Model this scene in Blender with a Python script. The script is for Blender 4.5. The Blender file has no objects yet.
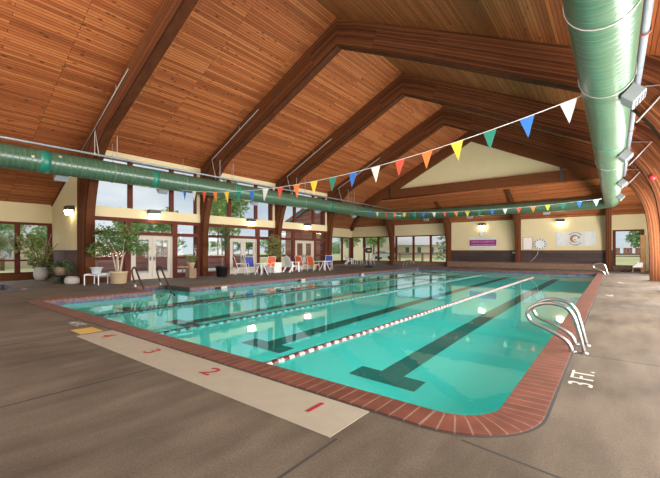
import bpy, bmesh, math, random
from mathutils import Vector, Matrix
random.seed(7)
S = bpy.context.scene
COL = S.collection
PI = math.pi

# ------------------------------------------------------------------ camera, world, light
cam_d = bpy.data.cameras.new('camera'); cam = bpy.data.objects.new('camera', cam_d); COL.objects.link(cam)
cam.location = (0, 0, 1.42); cam.rotation_euler = (PI/2, 0, math.radians(37.916))
cam_d.sensor_width = 36; cam_d.lens = 364.6/660*36; cam_d.shift_y = 11.5/660
cam_d.clip_start = .05; cam_d.clip_end = 400
S.camera = cam
S.view_settings.view_transform = 'Standard'; S.view_settings.look = 'None'
S.view_settings.gamma = 1; S.view_settings.use_curve_mapping = False
S.view_settings.exposure = 0.0
S.cycles.use_denoising = True
S.cycles.max_bounces = 12; S.cycles.diffuse_bounces = 5; S.cycles.glossy_bounces = 4
S.cycles.transmission_bounces = 8; S.cycles.transparent_max_bounces = 24
S.cycles.sample_clamp_indirect = 6

def make_world():
    w = bpy.data.worlds.new('overcast_sky'); S.world = w; w.use_nodes = True
    n = w.node_tree.nodes; l = w.node_tree.links; n.clear()
    out = n.new('ShaderNodeOutputWorld'); bg = n.new('ShaderNodeBackground')
    tc = n.new('ShaderNodeTexCoord'); mp = n.new('ShaderNodeMapping'); mp.inputs['Scale'].default_value = (1.6, 1.6, 5)
    nz = n.new('ShaderNodeTexNoise'); nz.inputs['Scale'].default_value = 2.2; nz.inputs['Detail'].default_value = 5
    cr = n.new('ShaderNodeValToRGB')
    cr.color_ramp.elements[0].position = .38; cr.color_ramp.elements[0].color = (.52, .60, .70, 1)
    cr.color_ramp.elements[1].position = .66; cr.color_ramp.elements[1].color = (.84, .86, .88, 1)
    l.new(tc.outputs['Generated'], mp.inputs[0]); l.new(mp.outputs[0], nz.inputs[0]); l.new(nz.outputs[0], cr.inputs[0])
    l.new(cr.outputs[0], bg.inputs[0]); bg.inputs[1].default_value = 1.1; l.new(bg.outputs[0], out.inputs[0])
make_world()

def area_light(name, loc, rot, sx, sy, power, color=(1, 1, 1), spread=PI):
    d = bpy.data.lights.new(name, 'AREA'); d.shape = 'RECTANGLE'; d.size = sx; d.size_y = sy
    d.energy = power; d.color = color; d.spread = spread
    o = bpy.data.objects.new(name, d); COL.objects.link(o); o.location = loc; o.rotation_euler = rot
    return o
# added fill lights behind the camera, outside invented openings of the entrance end
area_light('entrance_fill', (-8.6, -4.6, 2.6), (math.radians(97), 0, 0), 20, 4.2, 200, (1, .97, .93))
area_light('entrance_gable_fill', (-8.6, -4.6, 6.6), (math.radians(112), 0, 0), 14, 4.2, 1800, (1, .96, .90))  # tilted up, added to brighten the ceiling
sd = bpy.data.lights.new('hazy_sun', 'SUN'); sd.energy = 2.6; sd.angle = math.radians(60); sd.color = (1, .97, .92)
so = bpy.data.objects.new('hazy_sun', sd); COL.objects.link(so); so.rotation_euler = Vector((-1.0, -.5, .95)).to_track_quat('Z', 'Y').to_euler()
# added fill for the far deck and pool, outside made-up right wall openings
area_light('side_fill', (2.75, 15.5, 2.1), (math.radians(107), 0, math.radians(90)), 26, 3.0, 8200, (1, .97, .93))

# ------------------------------------------------------------------ helpers
class MB:
    def __init__(s): s.bm = bmesh.new(); s.uv = s.bm.loops.layers.uv.new('UVMap'); s.mi = 0
    def face(s, pts, uvs=None, smooth=False):
        f = s.bm.faces.new([s.bm.verts.new(p) for p in pts]); f.material_index = s.mi; f.smooth = smooth
        if uvs:
            for lp, q in zip(f.loops, uvs): lp[s.uv].uv = q
        return f
    def box(s, c, d, rot=None, bev=0):
        M = Matrix.Translation(c) @ (rot.to_4x4() if rot else Matrix.Identity(4)) @ Matrix.Diagonal((d[0], d[1], d[2], 1))
        r = bmesh.ops.create_cube(s.bm, size=1, matrix=M); fs = {f for v in r['verts'] for f in v.link_faces}
        for f in fs: f.material_index = s.mi
        if bev:
            es = list({e for f in fs for e in f.edges})
            b = bmesh.ops.bevel(s.bm, geom=es, offset=bev, segments=2, affect='EDGES', profile=.5)
            for f in b['faces']: f.material_index = s.mi
        return s
    def b2(s, a, b, bev=0):
        return s.box([(a[i]+b[i])/2 for i in range(3)], [abs(b[i]-a[i]) for i in range(3)], bev=bev)
    def bar(s, p, q, w, h):
        p = Vector(p); q = Vector(q); d = q-p
        s.box((p+q)/2, (w, h, d.length), rot=d.to_track_quat('Z', 'Y').to_matrix()); return s
    def tube(s, pts, r, n=8, closed=False, cap=True):
        pts = [Vector(p) for p in pts]; m = len(pts); rings = []
        up = None
        for i, p in enumerate(pts):
            if closed: t = (pts[(i+1) % m]-pts[i-1])
            else: t = pts[min(i+1, m-1)]-pts[max(i-1, 0)]
            t.normalize()
            if up is None:
                up = Vector((0, 0, 1)) if abs(t.z) < .9 else Vector((1, 0, 0))
            a = t.cross(up).normalized(); b = a.cross(t).normalized(); up = b
            rr = r[i] if isinstance(r, (list, tuple)) else r
            rings.append([s.bm.verts.new(p+a*math.cos(2*PI*k/n)*rr+b*math.sin(2*PI*k/n)*rr) for k in range(n)])
        rng = range(m) if closed else range(m-1)
        for i in rng:
            A = rings[i]; B = rings[(i+1) % m]
            for k in range(n):
                f = s.bm.faces.new((A[k], A[(k+1) % n], B[(k+1) % n], B[k])); f.smooth = True; f.material_index = s.mi
        if cap and not closed:
            for R_, rev in ((rings[0], False), (rings[-1], True)):
                f = s.bm.faces.new(R_[::-1] if rev else R_); f.material_index = s.mi
        return s
    def lathe(s, prof, n=16, c=(0, 0, 0), smooth=True):
        rings = []
        for r, z in prof:
            rings.append([s.bm.verts.new((c[0]+r*math.cos(2*PI*k/n), c[1]+r*math.sin(2*PI*k/n), c[2]+z)) for k in range(n)])
        for A, B in zip(rings, rings[1:]):
            for k in range(n):
                f = s.bm.faces.new((A[k], A[(k+1) % n], B[(k+1) % n], B[k])); f.smooth = smooth; f.material_index = s.mi
        for R_ in (rings[0], rings[-1]):
            f = s.bm.faces.new(R_); f.material_index = s.mi
        return s
    def prism(s, poly, d):
        """planar polygon (3D points) swept along vector d"""
        d = Vector(d); a = [s.bm.verts.new(p) for p in poly]; b = [s.bm.verts.new(Vector(p)+d) for p in poly]; n = len(poly)
        fs = [s.bm.faces.new(a), s.bm.faces.new(b[::-1])]
        for i in range(n): fs.append(s.bm.faces.new((a[i], b[i], b[(i+1) % n], a[(i+1) % n])))
        for f in fs: f.material_index = s.mi
        return s
    def leaves(s, pts, size, jitter=.4, ratio=.5):
        for p in pts:
            p = Vector(p); L = size*(1+random.uniform(-jitter, jitter)); W = L*ratio
            R_ = Matrix.Rotation(random.uniform(0, 2*PI), 3, 'Z') @ Matrix.Rotation(random.uniform(-.9, .9), 3, 'X') @ Matrix.Rotation(random.uniform(-.9, .9), 3, 'Y')
            q = [R_ @ Vector(v) for v in ((-L/2, 0, 0), (-L*.1, -W/2, L*.08), (L/2, 0, -L*.1), (-L*.1, W/2, L*.08))]
            f = s.bm.faces.new([s.bm.verts.new(p+v) for v in q]); f.material_index = s.mi
        return s
    def build(s, name, mat, parent=None, fixn=True):
        if fixn: bmesh.ops.recalc_face_normals(s.bm, faces=s.bm.faces[:])
        me = bpy.data.meshes.new(name); s.bm.to_mesh(me); s.bm.free()
        for m in (mat if isinstance(mat, (list, tuple)) else [mat]): me.materials.append(m)
        o = bpy.data.objects.new(name, me); COL.objects.link(o)
        if parent: o.parent = parent
        return o

def thing(name, label, cat, loc=(0, 0, 0), rz=0, group=None):
    o = bpy.data.objects.new(name, None); COL.objects.link(o); o.location = loc; o.rotation_euler = (0, 0, rz)
    o.empty_display_size = .1
    return tag(o, label, cat, group)
def tag(o, label, cat, group=None, kind=None):
    o['label'] = label; o['category'] = cat
    if group: o['group'] = group
    if kind: o['kind'] = kind
    return o
def struct(o): o['kind'] = 'structure'; return o
def copy_tree(root, loc, rz=None, label=None, scale=None):
    r = root.copy(); COL.objects.link(r); r.location = loc
    if rz is not None: r.rotation_euler = (0, 0, rz)
    if label: r['label'] = label
    if scale: r.scale = (scale,)*3
    for ch in list(root.children):
        c = ch.copy(); COL.objects.link(c); c.parent = r
        for g in ch.children:
            d = g.copy(); COL.objects.link(d); d.parent = c
    return r
def catmull(P, k=4):
    P = [Vector(p) for p in P]; out = []
    for i in range(len(P)-1):
        a = P[max(i-1, 0)]; b = P[i]; c = P[i+1]; d = P[min(i+2, len(P)-1)]
        for j in range(k):
            t = j/k
            out.append(.5*((2*b)+(c-a)*t+(2*a-5*b+4*c-d)*t*t+(3*b-a-3*c+d)*t**3))
    out.append(P[-1]); return out
def text_mesh(name, s, size, mat, M, parent=None, ext=.002):
    cu = bpy.data.curves.new(name, 'FONT'); cu.body = s; cu.size = size; cu.extrude = ext; cu.align_x = 'CENTER'; cu.align_y = 'CENTER'
    t = bpy.data.objects.new(name+'_curve', cu); COL.objects.link(t)
    dg = bpy.context.evaluated_depsgraph_get(); me = bpy.data.meshes.new_from_object(t.evaluated_get(dg))
    bpy.data.objects.remove(t); bpy.data.curves.remove(cu)
    me.transform(M); me.materials.clear(); me.materials.append(mat); me.name = name
    o = bpy.data.objects.new(name, me); COL.objects.link(o)
    if parent: o.parent = parent
    return o

# ------------------------------------------------------------------ materials
def mat(name, col, rough=.6, metal=0, noise=0, nscale=8, spec=.5, bump=0, emit=None, estr=0):
    m = bpy.data.materials.new(name); m.use_nodes = True; n = m.node_tree.nodes; l = m.node_tree.links
    b = n['Principled BSDF']; b.inputs['Base Color'].default_value = (*col, 1); b.inputs['Roughness'].default_value = rough
    b.inputs['Metallic'].default_value = metal; b.inputs['Specular IOR Level'].default_value = spec
    if noise or bump:
        tc = n.new('ShaderNodeTexCoord'); nz = n.new('ShaderNodeTexNoise'); nz.inputs['Scale'].default_value = nscale; nz.inputs['Detail'].default_value = 5
        l.new(tc.outputs['Object'], nz.inputs[0])
        if noise:
            mx = n.new('ShaderNodeMix'); mx.data_type = 'RGBA'
            mx.inputs[6].default_value = (*[c*(1-noise) for c in col], 1); mx.inputs[7].default_value = (*[min(1, c*(1+noise)) for c in col], 1)
            l.new(nz.outputs[0], mx.inputs[0]); l.new(mx.outputs[2], b.inputs['Base Color'])
        if bump:
            bp = n.new('ShaderNodeBump'); bp.inputs['Strength'].default_value = bump; bp.inputs['Distance'].default_value = .02
            l.new(nz.outputs[0], bp.inputs['Height']); l.new(bp.outputs[0], b.inputs['Normal'])
    if emit: b.inputs['Emission Color'].default_value = (*emit, 1); b.inputs['Emission Strength'].default_value = estr
    return m

def plank_mat(name, axis, cols, w=.105, length=4.2, rough=.5, coord='Object', gap=.008, knots=True, spec=.25):
    """boards running along axis; cols = dark, mid, light"""
    m = bpy.data.materials.new(name); m.use_nodes = True; n = m.node_tree.nodes; l = m.node_tree.links; b = n['Principled BSDF']
    tc = n.new('ShaderNodeTexCoord'); sp = n.new('ShaderNodeSeparateXYZ'); cb = n.new('ShaderNodeCombineXYZ')
    l.new(tc.outputs[coord], sp.inputs[0])
    a, o_ = {'y': (1, 0), 'x': (0, 1), 'xz': (0, 2), 'yz': (1, 2), 'uv': (0, 1)}[axis]
    l.new(sp.outputs[a], cb.inputs[0])
    mul = n.new('ShaderNodeMath'); mul.operation = 'MULTIPLY'; mul.inputs[1].default_value = 1.11 if axis in 'xy' else 1
    l.new(sp.outputs[o_], mul.inputs[0]); l.new(mul.outputs[0], cb.inputs[1])
    br = n.new('ShaderNodeTexBrick'); br.offset = .37; br.offset_frequency = 3; br.squash = 1
    br.inputs['Scale'].default_value = 1; br.inputs['Mortar Size'].default_value = gap; br.inputs['Mortar Smooth'].default_value = .3
    br.inputs['Bias'].default_value = 0; br.inputs['Brick Width'].default_value = length; br.inputs['Row Height'].default_value = w
    br.inputs['Color1'].default_value = (0, 0, 0, 1); br.inputs['Color2'].default_value = (1, 1, 1, 1); br.inputs['Mortar'].default_value = (.5, .5, .5, 1)
    l.new(cb.outputs[0], br.inputs[0])
    mp = n.new('ShaderNodeMapping'); mp.inputs['Scale'].default_value = (1.2, 26, 1); l.new(cb.outputs[0], mp.inputs[0])
    g = n.new('ShaderNodeTexNoise'); g.inputs['Scale'].default_value = 1.5; g.inputs['Detail'].default_value = 6; l.new(mp.outputs[0], g.inputs[0])
    av = n.new('ShaderNodeMix'); av.data_type = 'FLOAT'; av.inputs[0].default_value = .45
    l.new(br.outputs[0], av.inputs[2]); l.new(g.outputs[0], av.inputs[3])
    cr = n.new('ShaderNodeValToRGB'); e = cr.color_ramp.elements; e[0].position = .12; e[0].color = (*cols[0], 1); e[1].position = .88; e[1].color = (*cols[2], 1)
    k = e.new(.5); k.color = (*cols[1], 1)
    l.new(av.outputs[0], cr.inputs[0])
    last = cr.outputs[0]
    if knots:
        mk = n.new('ShaderNodeMapping'); mk.inputs['Scale'].default_value = (2.0, 4.6, 1); l.new(cb.outputs[0], mk.inputs[0])
        v = n.new('ShaderNodeTexVoronoi'); v.inputs['Scale'].default_value = 1; l.new(mk.outputs[0], v.inputs[0])
        kr = n.new('ShaderNodeValToRGB'); kr.color_ramp.elements[0].position = .09; kr.color_ramp.elements[0].color = (.25, .25, .25, 1); kr.color_ramp.elements[1].position = .2; kr.color_ramp.elements[1].color = (1, 1, 1, 1)
        l.new(v.outputs['Distance'], kr.inputs[0])
        mm = n.new('ShaderNodeMix'); mm.data_type = 'RGBA'; mm.blend_type = 'MULTIPLY'; mm.inputs[0].default_value = .8
        l.new(last, mm.inputs[6]); l.new(kr.outputs[0], mm.inputs[7]); last = mm.outputs[2]
    md = n.new('ShaderNodeMix'); md.data_type = 'RGBA'; md.inputs[7].default_value = (*[c*.25 for c in cols[0]], 1)
    l.new(br.outputs['Fac'], md.inputs[0]); l.new(last, md.inputs[6]); l.new(md.outputs[2], b.inputs['Base Color'])
    b.inputs['Roughness'].default_value = rough; b.inputs['Specular IOR Level'].default_value = spec
    bp = n.new('ShaderNodeBump'); bp.inputs['Strength'].default_value = .4; bp.inputs['Distance'].default_value = .01; bp.invert = True
    l.new(br.outputs['Fac'], bp.inputs['Height']); l.new(bp.outputs[0], b.inputs['Normal'])
    return m

WOOD = ((.19, .050, .016), (.33, .096, .031), (.46, .155, .052))
M = {}
M['ceil_y'] = plank_mat('ceiling_boards_lengthwise', 'y', WOOD)
M['ceil_x'] = plank_mat('ceiling_boards_crosswise', 'x', WOOD)
M['glulam'] = plank_mat('glulam_timber', 'uv', ((.040, .013, .006), (.115, .037, .014), (.21, .075, .028)), w=.05, length=7, coord='UV', gap=.003, knots=False, spec=.08, rough=.7)
M['beam'] = mat('stained_timber', (.12, .040, .014), .75, spec=.1, noise=.35, nscale=6)
M['frame'] = mat('redwood_window_frame', (.105, .028, .018), .7, spec=.1, noise=.3, nscale=5)
M['cream'] = mat('cream_plaster', (.60, .50, .30), .85, noise=.05, nscale=2)
M['wains'] = plank_mat('dark_wainscot', 'xz', ((.035, .022, .020), (.06, .038, .034), (.085, .055, .048)), w=.3, length=2.2, knots=False)
M['wains_y'] = plank_mat('purple_brown_wainscot', 'yz', ((.075, .035, .035), (.10, .05, .05), (.13, .068, .066)), w=1.4, length=.25, knots=False)
M['stone'] = mat('brown_stone', (.15, .09, .06), .9, noise=.55, nscale=9, bump=.6)
M['white'] = mat('white_paint', (.66, .65, .62), .5)
M['whiteplastic'] = mat('white_plastic', (.68, .68, .69), .35)
M['door'] = mat('cream_door_paint', (.43, .385, .315), .5)
M['chrome'] = mat('stainless_steel', (.36, .35, .33), .3, 1)
M['bronze'] = mat('dark_bronze', (.06, .035, .025), .3, .6)
M['darkmetal'] = mat('dark_metal', (.05, .045, .04), .45, .5)
M['pipe'] = mat('galvanised_pipe', (.25, .29, .33), .4, .4, noise=.2, nscale=5)
M['thinpipe'] = mat('pale_conduit', (.34, .31, .29), .45, .2)
M['clamp'] = mat('rusty_clamp', (.30, .07, .03), .6)
M['fixture'] = mat('grey_fixture', (.34, .36, .39), .45, .2)
M['lens'] = mat('fixture_glass', (.8, .8, .8), .3, emit=(1, .93, .8), estr=3)
M['lamp'] = mat('glowing_lens', (1, .95, .8), .4, emit=(1, .86, .55), estr=22)
M['black'] = mat('black_plastic', (.012, .012, .013), .6, spec=.2)
M['joint'] = mat('joint_filler', (.035, .03, .026), .9)
M['strip'] = mat('cream_deck_paint', (.28, .245, .185), .65, noise=.12, nscale=6)
M['redpaint'] = mat('red_paint', (.26, .010, .016), .6)
M['whitepaint'] = mat('worn_white_paint', (.36, .345, .30), .8)
M['yellow'] = mat('yellow_paint', (.42, .27, .05), .7, noise=.2)
M['leaf'] = mat('leaf_green', (.09, .17, .04), .5, noise=.6, nscale=9)
M['leaf2'] = mat('leaf_olive', (.16, .19, .05), .5, noise=.6, nscale=9)
M['leafd'] = mat('leaf_dark', (.055, .10, .035), .55, noise=.6, nscale=9)
M['tree'] = mat('outdoor_leaf', (.34, .48, .20), .7, noise=.6, nscale=1.5)
M['treed'] = mat('outdoor_leaf_dark', (.20, .32, .13), .7, noise=.6, nscale=1.5)
M['pine'] = mat('pine_needles', (.22, .33, .24), .8, noise=.5, nscale=2)
M['bark'] = mat('bark', (.22, .15, .10), .9, noise=.3)
M['palebark'] = mat('pale_bark', (.45, .36, .27), .8, noise=.3)
M['soil'] = mat('soil', (.03, .02, .015), 1)
M['tub'] = mat('beige_tub', (.48, .36, .22), .6)
M['ceramic'] = mat('white_ceramic', (.50, .48, .44), .4, noise=.15)
M['greypot'] = mat('pale_grey_pot', (.48, .52, .55), .5)
M['grass'] = mat('lawn', (.48, .46, .22), 1, noise=.5, nscale=.4)
M['patio'] = mat('patio_concrete', (.42, .40, .36), .9, noise=.15, nscale=1)
M['fence'] = plank_mat('redwood_fence', 'yz', ((.19, .085, .07), (.27, .13, .11), (.35, .17, .15)), w=.15, length=3, knots=False)
M['shingle'] = plank_mat('redwood_siding', 'xz', ((.17, .06, .035), (.26, .10, .06), (.33, .14, .085)), w=.14, length=2, knots=False)
M['teal'] = mat('teal_fascia_paint', (.10, .42, .50), .6)
M['roof'] = mat('grey_shingles', (.55, .52, .51), .9, noise=.15, nscale=3)
M['house'] = mat('cream_siding', (.70, .58, .42), .8)
M['housered'] = mat('red_siding', (.36, .12, .08), .8)
M['darkglass'] = mat('dark_window', (.08, .10, .12), .2)
M['car'] = mat('silver_car_paint', (.45, .48, .50), .3, .4)
M['tyre'] = mat('tyre', (.02, .02, .02), .8)
M['concrete_block'] = mat('pale_fabric', (.40, .36, .32), .8, noise=.15)
M['orange'] = mat('orange_mesh_fabric', (.75, .13, .03), .7)
M['blue'] = mat('blue_mesh_fabric', (.03, .05, .26), .7)
M['red'] = mat('red_mesh_fabric', (.50, .03, .04), .7)
M['loungewood'] = mat('lounger_wood', (.55, .28, .10), .6)
M['purple'] = mat('purple_banner', (.24, .008, .15), .6)
M['banner'] = mat('white_vinyl', (.55, .55, .54), .6, noise=.15, nscale=5)
M['logo'] = mat('logo_brown', (.28, .14, .05), .7)
M['dark_print'] = mat('dark_print', (.04, .04, .05), .7)
M['blue_print'] = mat('blue_print', (.03, .06, .25), .7)
M['pale_print'] = mat('pale_print', (.50, .28, .44), .7)
M['alarm'] = mat('red_alarm', (.60, .02, .03), .35)
M['door_wood'] = mat('plywood', (.38, .17, .045), .6, noise=.3, nscale=4)
M['cord'] = mat('white_cord', (.7, .68, .64), .7)
PENN = {}
for k, c in dict(white=(.66, .64, .58), blue=(.02, .14, .50), green=(.01, .19, .13), yellow=(.80, .52, .03), orange=(.78, .18, .03), red=(.62, .07, .035)).items():
    PENN[k] = mat(k+'_vinyl', c, .6)

def deck_mat():
    m = mat('brown_deck_concrete', (.13, .1, .08), .62, spec=.3); n = m.node_tree.nodes; l = m.node_tree.links; b = n['Principled BSDF']
    tc = n.new('ShaderNodeTexCoord')
    a = n.new('ShaderNodeTexNoise'); a.inputs['Scale'].default_value = .45; a.inputs['Detail'].default_value = 7; a.inputs['Roughness'].default_value = .6
    c = n.new('ShaderNodeTexNoise'); c.inputs['Scale'].default_value = 60; c.inputs['Detail'].default_value = 4
    mp = n.new('ShaderNodeMapping'); mp.inputs['Scale'].default_value = (2.5, .6, 1); l.new(tc.outputs['Object'], mp.inputs[0])
    d = n.new('ShaderNodeTexNoise'); d.inputs['Scale'].default_value = 1.6; d.inputs['Detail'].default_value = 6; l.new(mp.outputs[0], d.inputs[0])
    l.new(tc.outputs['Object'], a.inputs[0]); l.new(tc.outputs['Object'], c.inputs[0])
    r = n.new('ShaderNodeValToRGB'); e = r.color_ramp.elements; e[0].position = .32; e[0].color = (.040, .029, .020, 1); e[1].position = .72; e[1].color = (.16, .125, .092, 1)
    ad = n.new('ShaderNodeMix'); ad.data_type = 'FLOAT'; ad.inputs[0].default_value = .4; l.new(a.outputs[0], ad.inputs[2]); l.new(d.outputs[0], ad.inputs[3])
    l.new(ad.outputs[0], r.inputs[0])
    mm = n.new('ShaderNodeMix'); mm.data_type = 'RGBA'; mm.blend_type = 'OVERLAY'; mm.inputs[0].default_value = .55
    l.new(r.outputs[0], mm.inputs[6]); l.new(c.outputs[0], mm.inputs[7]); l.new(mm.outputs[2], b.inputs['Base Color'])
    bp = n.new('ShaderNodeBump'); bp.inputs['Strength'].default_value = .25; bp.inputs['Distance'].default_value = .01; l.new(c.outputs[0], bp.inputs['Height']); l.new(bp.outputs[0], b.inputs['Normal'])
    return m
M['deck'] = deck_mat()

def uvbrick(name, w, h, c1, c2, mortar, msize, offset=0, rough=.55):
    m = mat(name, c1, rough, spec=.4); n = m.node_tree.nodes; l = m.node_tree.links; b = n['Principled BSDF']
    tc = n.new('ShaderNodeTexCoord'); br = n.new('ShaderNodeTexBrick'); br.offset = offset
    br.inputs['Scale'].default_value = 1; br.inputs['Brick Width'].default_value = w; br.inputs['Row Height'].default_value = h
    br.inputs['Mortar Size'].default_value = msize; br.inputs['Color1'].default_value = (*c1, 1); br.inputs['Color2'].default_value = (*c2, 1); br.inputs['Mortar'].default_value = (*mortar, 1)
    l.new(tc.outputs['UV'], br.inputs[0])
    nz = n.new('ShaderNodeTexNoise'); nz.inputs['Scale'].default_value = 5; nz.inputs['Detail'].default_value = 6; l.new(tc.outputs['Object'], nz.inputs[0])
    mm = n.new('ShaderNodeMix'); mm.data_type = 'RGBA'; mm.blend_type = 'OVERLAY'; mm.inputs[0].default_value = .5
    l.new(br.outputs[0], mm.inputs[6]); l.new(nz.outputs[0], mm.inputs[7]); l.new(mm.outputs[2], b.inputs['Base Color'])
    return m
M['coping'] = uvbrick('brick_coping', .135, .6, (.135, .043, .027), (.098, .032, .021), (.20, .13, .095), .007)
M['tile'] = uvbrick('waterline_tile', .07, .07, (.006, .016, .10), (.085, .09, .14), (.14, .065, .04), .006, offset=.5)
M['spatile'] = uvbrick('spa_tile', .1, .1, (.03, .05, .09), (.14, .16, .2), (.25, .12, .08), .006)

def duct_mat():
    m = mat('green_spiral_duct', (.07, .23, .15), .3, spec=.6); n = m.node_tree.nodes; l = m.node_tree.links; b = n['Principled BSDF']
    tc = n.new('ShaderNodeTexCoord')
    sp = n.new('ShaderNodeSeparateXYZ'); l.new(tc.outputs['UV'], sp.inputs[0])
    mp = n.new('ShaderNodeMapping'); mp.inputs['Scale'].default_value = (4, .7, 1); l.new(tc.outputs['UV'], mp.inputs[0])
    nz = n.new('ShaderNodeTexNoise'); nz.inputs['Scale'].default_value = 3; nz.inputs['Detail'].default_value = 5; l.new(mp.outputs[0], nz.inputs[0])
    r = n.new('ShaderNodeValToRGB'); e = r.color_ramp.elements; e[0].position = .3; e[0].color = (.028, .082, .048, 1); e[1].position = .7; e[1].color = (.066, .12, .074, 1)
    l.new(nz.outputs[0], r.inputs[0])
    # spiral seam: u metres along the duct, v turns around it
    ad = n.new('ShaderNodeMath'); ad.operation = 'MULTIPLY_ADD'; ad.inputs[1].default_value = 6.0; l.new(sp.outputs[0], ad.inputs[0]); l.new(sp.outputs[1], ad.inputs[2])
    fr = n.new('ShaderNodeMath'); fr.operation = 'FRACT'; l.new(ad.outputs[0], fr.inputs[0])
    ra = n.new('ShaderNodeValToRGB'); q = ra.color_ramp.elements; q[0].position = 0; q[0].color = (1, 1, 1, 1); q[1].position = .16; q[1].color = (0, 0, 0, 1)
    x = q.new(.9); x.color = (0, 0, 0, 1); x = q.new(1.0); x.color = (1, 1, 1, 1)
    l.new(fr.outputs[0], ra.inputs[0])
    mx = n.new('ShaderNodeMix'); mx.data_type = 'RGBA'; mx.inputs[7].default_value = (.20, .24, .13, 1)
    ml = n.new('ShaderNodeMath'); ml.operation = 'MULTIPLY'; ml.inputs[1].default_value = .28; l.new(ra.outputs[0], ml.inputs[0])
    l.new(ml.outputs[0], mx.inputs[0]); l.new(r.outputs[0], mx.inputs[6]); l.new(mx.outputs[2], b.inputs['Base Color'])
    bp = n.new('ShaderNodeBump'); bp.inputs['Strength'].default_value = .5; bp.inputs['Distance'].default_value = .015; l.new(ra.outputs[0], bp.inputs['Height']); l.new(bp.outputs[0], b.inputs['Normal'])
    return m
M['duct'] = duct_mat()
M['ductband'] = mat('dark_green_band', (.015, .16, .11), .35)

def glass_mat(name, tint=(.95, .97, .97), refl=.12):
    m = bpy.data.materials.new(name); m.use_nodes = True; n = m.node_tree.nodes; l = m.node_tree.links; n.clear()
    o = n.new('ShaderNodeOutputMaterial'); t = n.new('ShaderNodeBsdfTransparent'); t.inputs[0].default_value = (*tint, 1)
    g = n.new('ShaderNodeBsdfGlossy'); g.inputs['Roughness'].default_value = .01
    f = n.new('ShaderNodeFresnel'); f.inputs[0].default_value = 1.45
    k = n.new('ShaderNodeMath'); k.operation = 'MULTIPLY'; k.inputs[1].default_value = refl; l.new(f.outputs[0], k.inputs[0])
    x = n.new('ShaderNodeMixShader'); l.new(k.outputs[0], x.inputs[0]); l.new(t.outputs[0], x.inputs[1]); l.new(g.outputs[0], x.inputs[2]); l.new(x.outputs[0], o.inputs[0])
    return m
M['glass'] = glass_mat('window_glass')

def water_mat(name, tint, ripple=.02):
    m = bpy.data.materials.new(name); m.use_nodes = True; n = m.node_tree.nodes; l = m.node_tree.links; b = n['Principled BSDF']
    b.inputs['Base Color'].default_value = (*tint, 1); b.inputs['Transmission Weight'].default_value = 1; b.inputs['Roughness'].default_value = 0; b.inputs['IOR'].default_value = 1.33; b.inputs['Specular IOR Level'].default_value = .15
    tc = n.new('ShaderNodeTexCoord'); nz = n.new('ShaderNodeTexNoise'); nz.inputs['Scale'].default_value = 3.5; nz.inputs['Detail'].default_value = 3
    l.new(tc.outputs['Object'], nz.inputs[0]); bp = n.new('ShaderNodeBump'); bp.inputs['Strength'].default_value = ripple; bp.inputs['Distance'].default_value = .05
    l.new(nz.outputs[0], bp.inputs['Height']); l.new(bp.outputs[0], b.inputs['Normal'])
    return m
M['water'] = water_mat('pool_water', (.52, .95, .92))
M['plaster'] = mat('turquoise_pool_plaster', (.12, .84, .79), .8, noise=.04, nscale=1.2)
M['lanetile'] = mat('dark_lane_tile', (.008, .15, .14), .6, noise=.1, nscale=2)

# ------------------------------------------------------------------ dimensions
XR, ZR, SL = -8.63, 10.6, .487            # ridge
def roofz(x): return ZR-SL*abs(x-XR)
AY = [5.85+5.65*i for i in range(5)]       # near faces of the arches
AT = .36
GX = -18.15                                # left glass wall
AX = -22.7                                 # wall of the alcoves
YB = 33.0                                  # far wall
XW = 2.35                                  # right wall
YN = -4.0                                  # entrance end, behind the camera
PX0, PX1, PY0, PY1 = -12.78, -.82, 3.13, 28.15

# ------------------------------------------------------------------ pool outline
def outline(off):
    """inner pool edge grown outward by off; the stair recess sits in the left side"""
    x0, x1, y0, y1 = PX0-off, PX1+off, PY0-off, PY1+off; pts = []
    def arc(cx, cy, r, a0, a1, n):
        for i in range(n+1):
            a = math.radians(a0+(a1-a0)*i/n); pts.append((cx+r*math.cos(a), cy+r*math.sin(a)))
    r = .42+off; rl = .12+off
    arc(x1-r, y0+r, r, -90, 0, 10)
    arc(x1-rl, y1-rl, rl, 0, 90, 4)
    arc(x0+rl, y1-rl, rl, 90, 180, 4)
    ro = min(off, .2)
    pts.extend([(x0, 7.72+ro), (-14.65-ro, 7.72+ro), (-14.65-ro, 6.3-ro), (x0, 6.3-ro)])
    arc(x0+rl, y0+rl, rl, 180, 270, 4)
    return pts
OI = outline(0); OO = outline(.36)
def densify(P, Q, step=.8):
    A = []; B = []
    n = len(P)
    for i in range(n):
        p, p2, q, q2 = Vector(P[i]), Vector(P[(i+1) % n]), Vector(Q[i]), Vector(Q[(i+1) % n])
        k = max(1, int((p2-p).length/step))
        for j in range(k): A.append(p.lerp(p2, j/k)); B.append(q.lerp(q2, j/k))
    return A, B
DI, DO = densify(OI, OO)

SPA1 = (-20.2, -17.1, -.4, 3.75)           # small plunge pool in the near alcove
SPA2 = (-21.3, -18.9, 27.6, 30.2)          # and in the far one
def rect(s): return [(s[0], s[2]), (s[1], s[2]), (s[1], s[3]), (s[0], s[3])]

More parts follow.
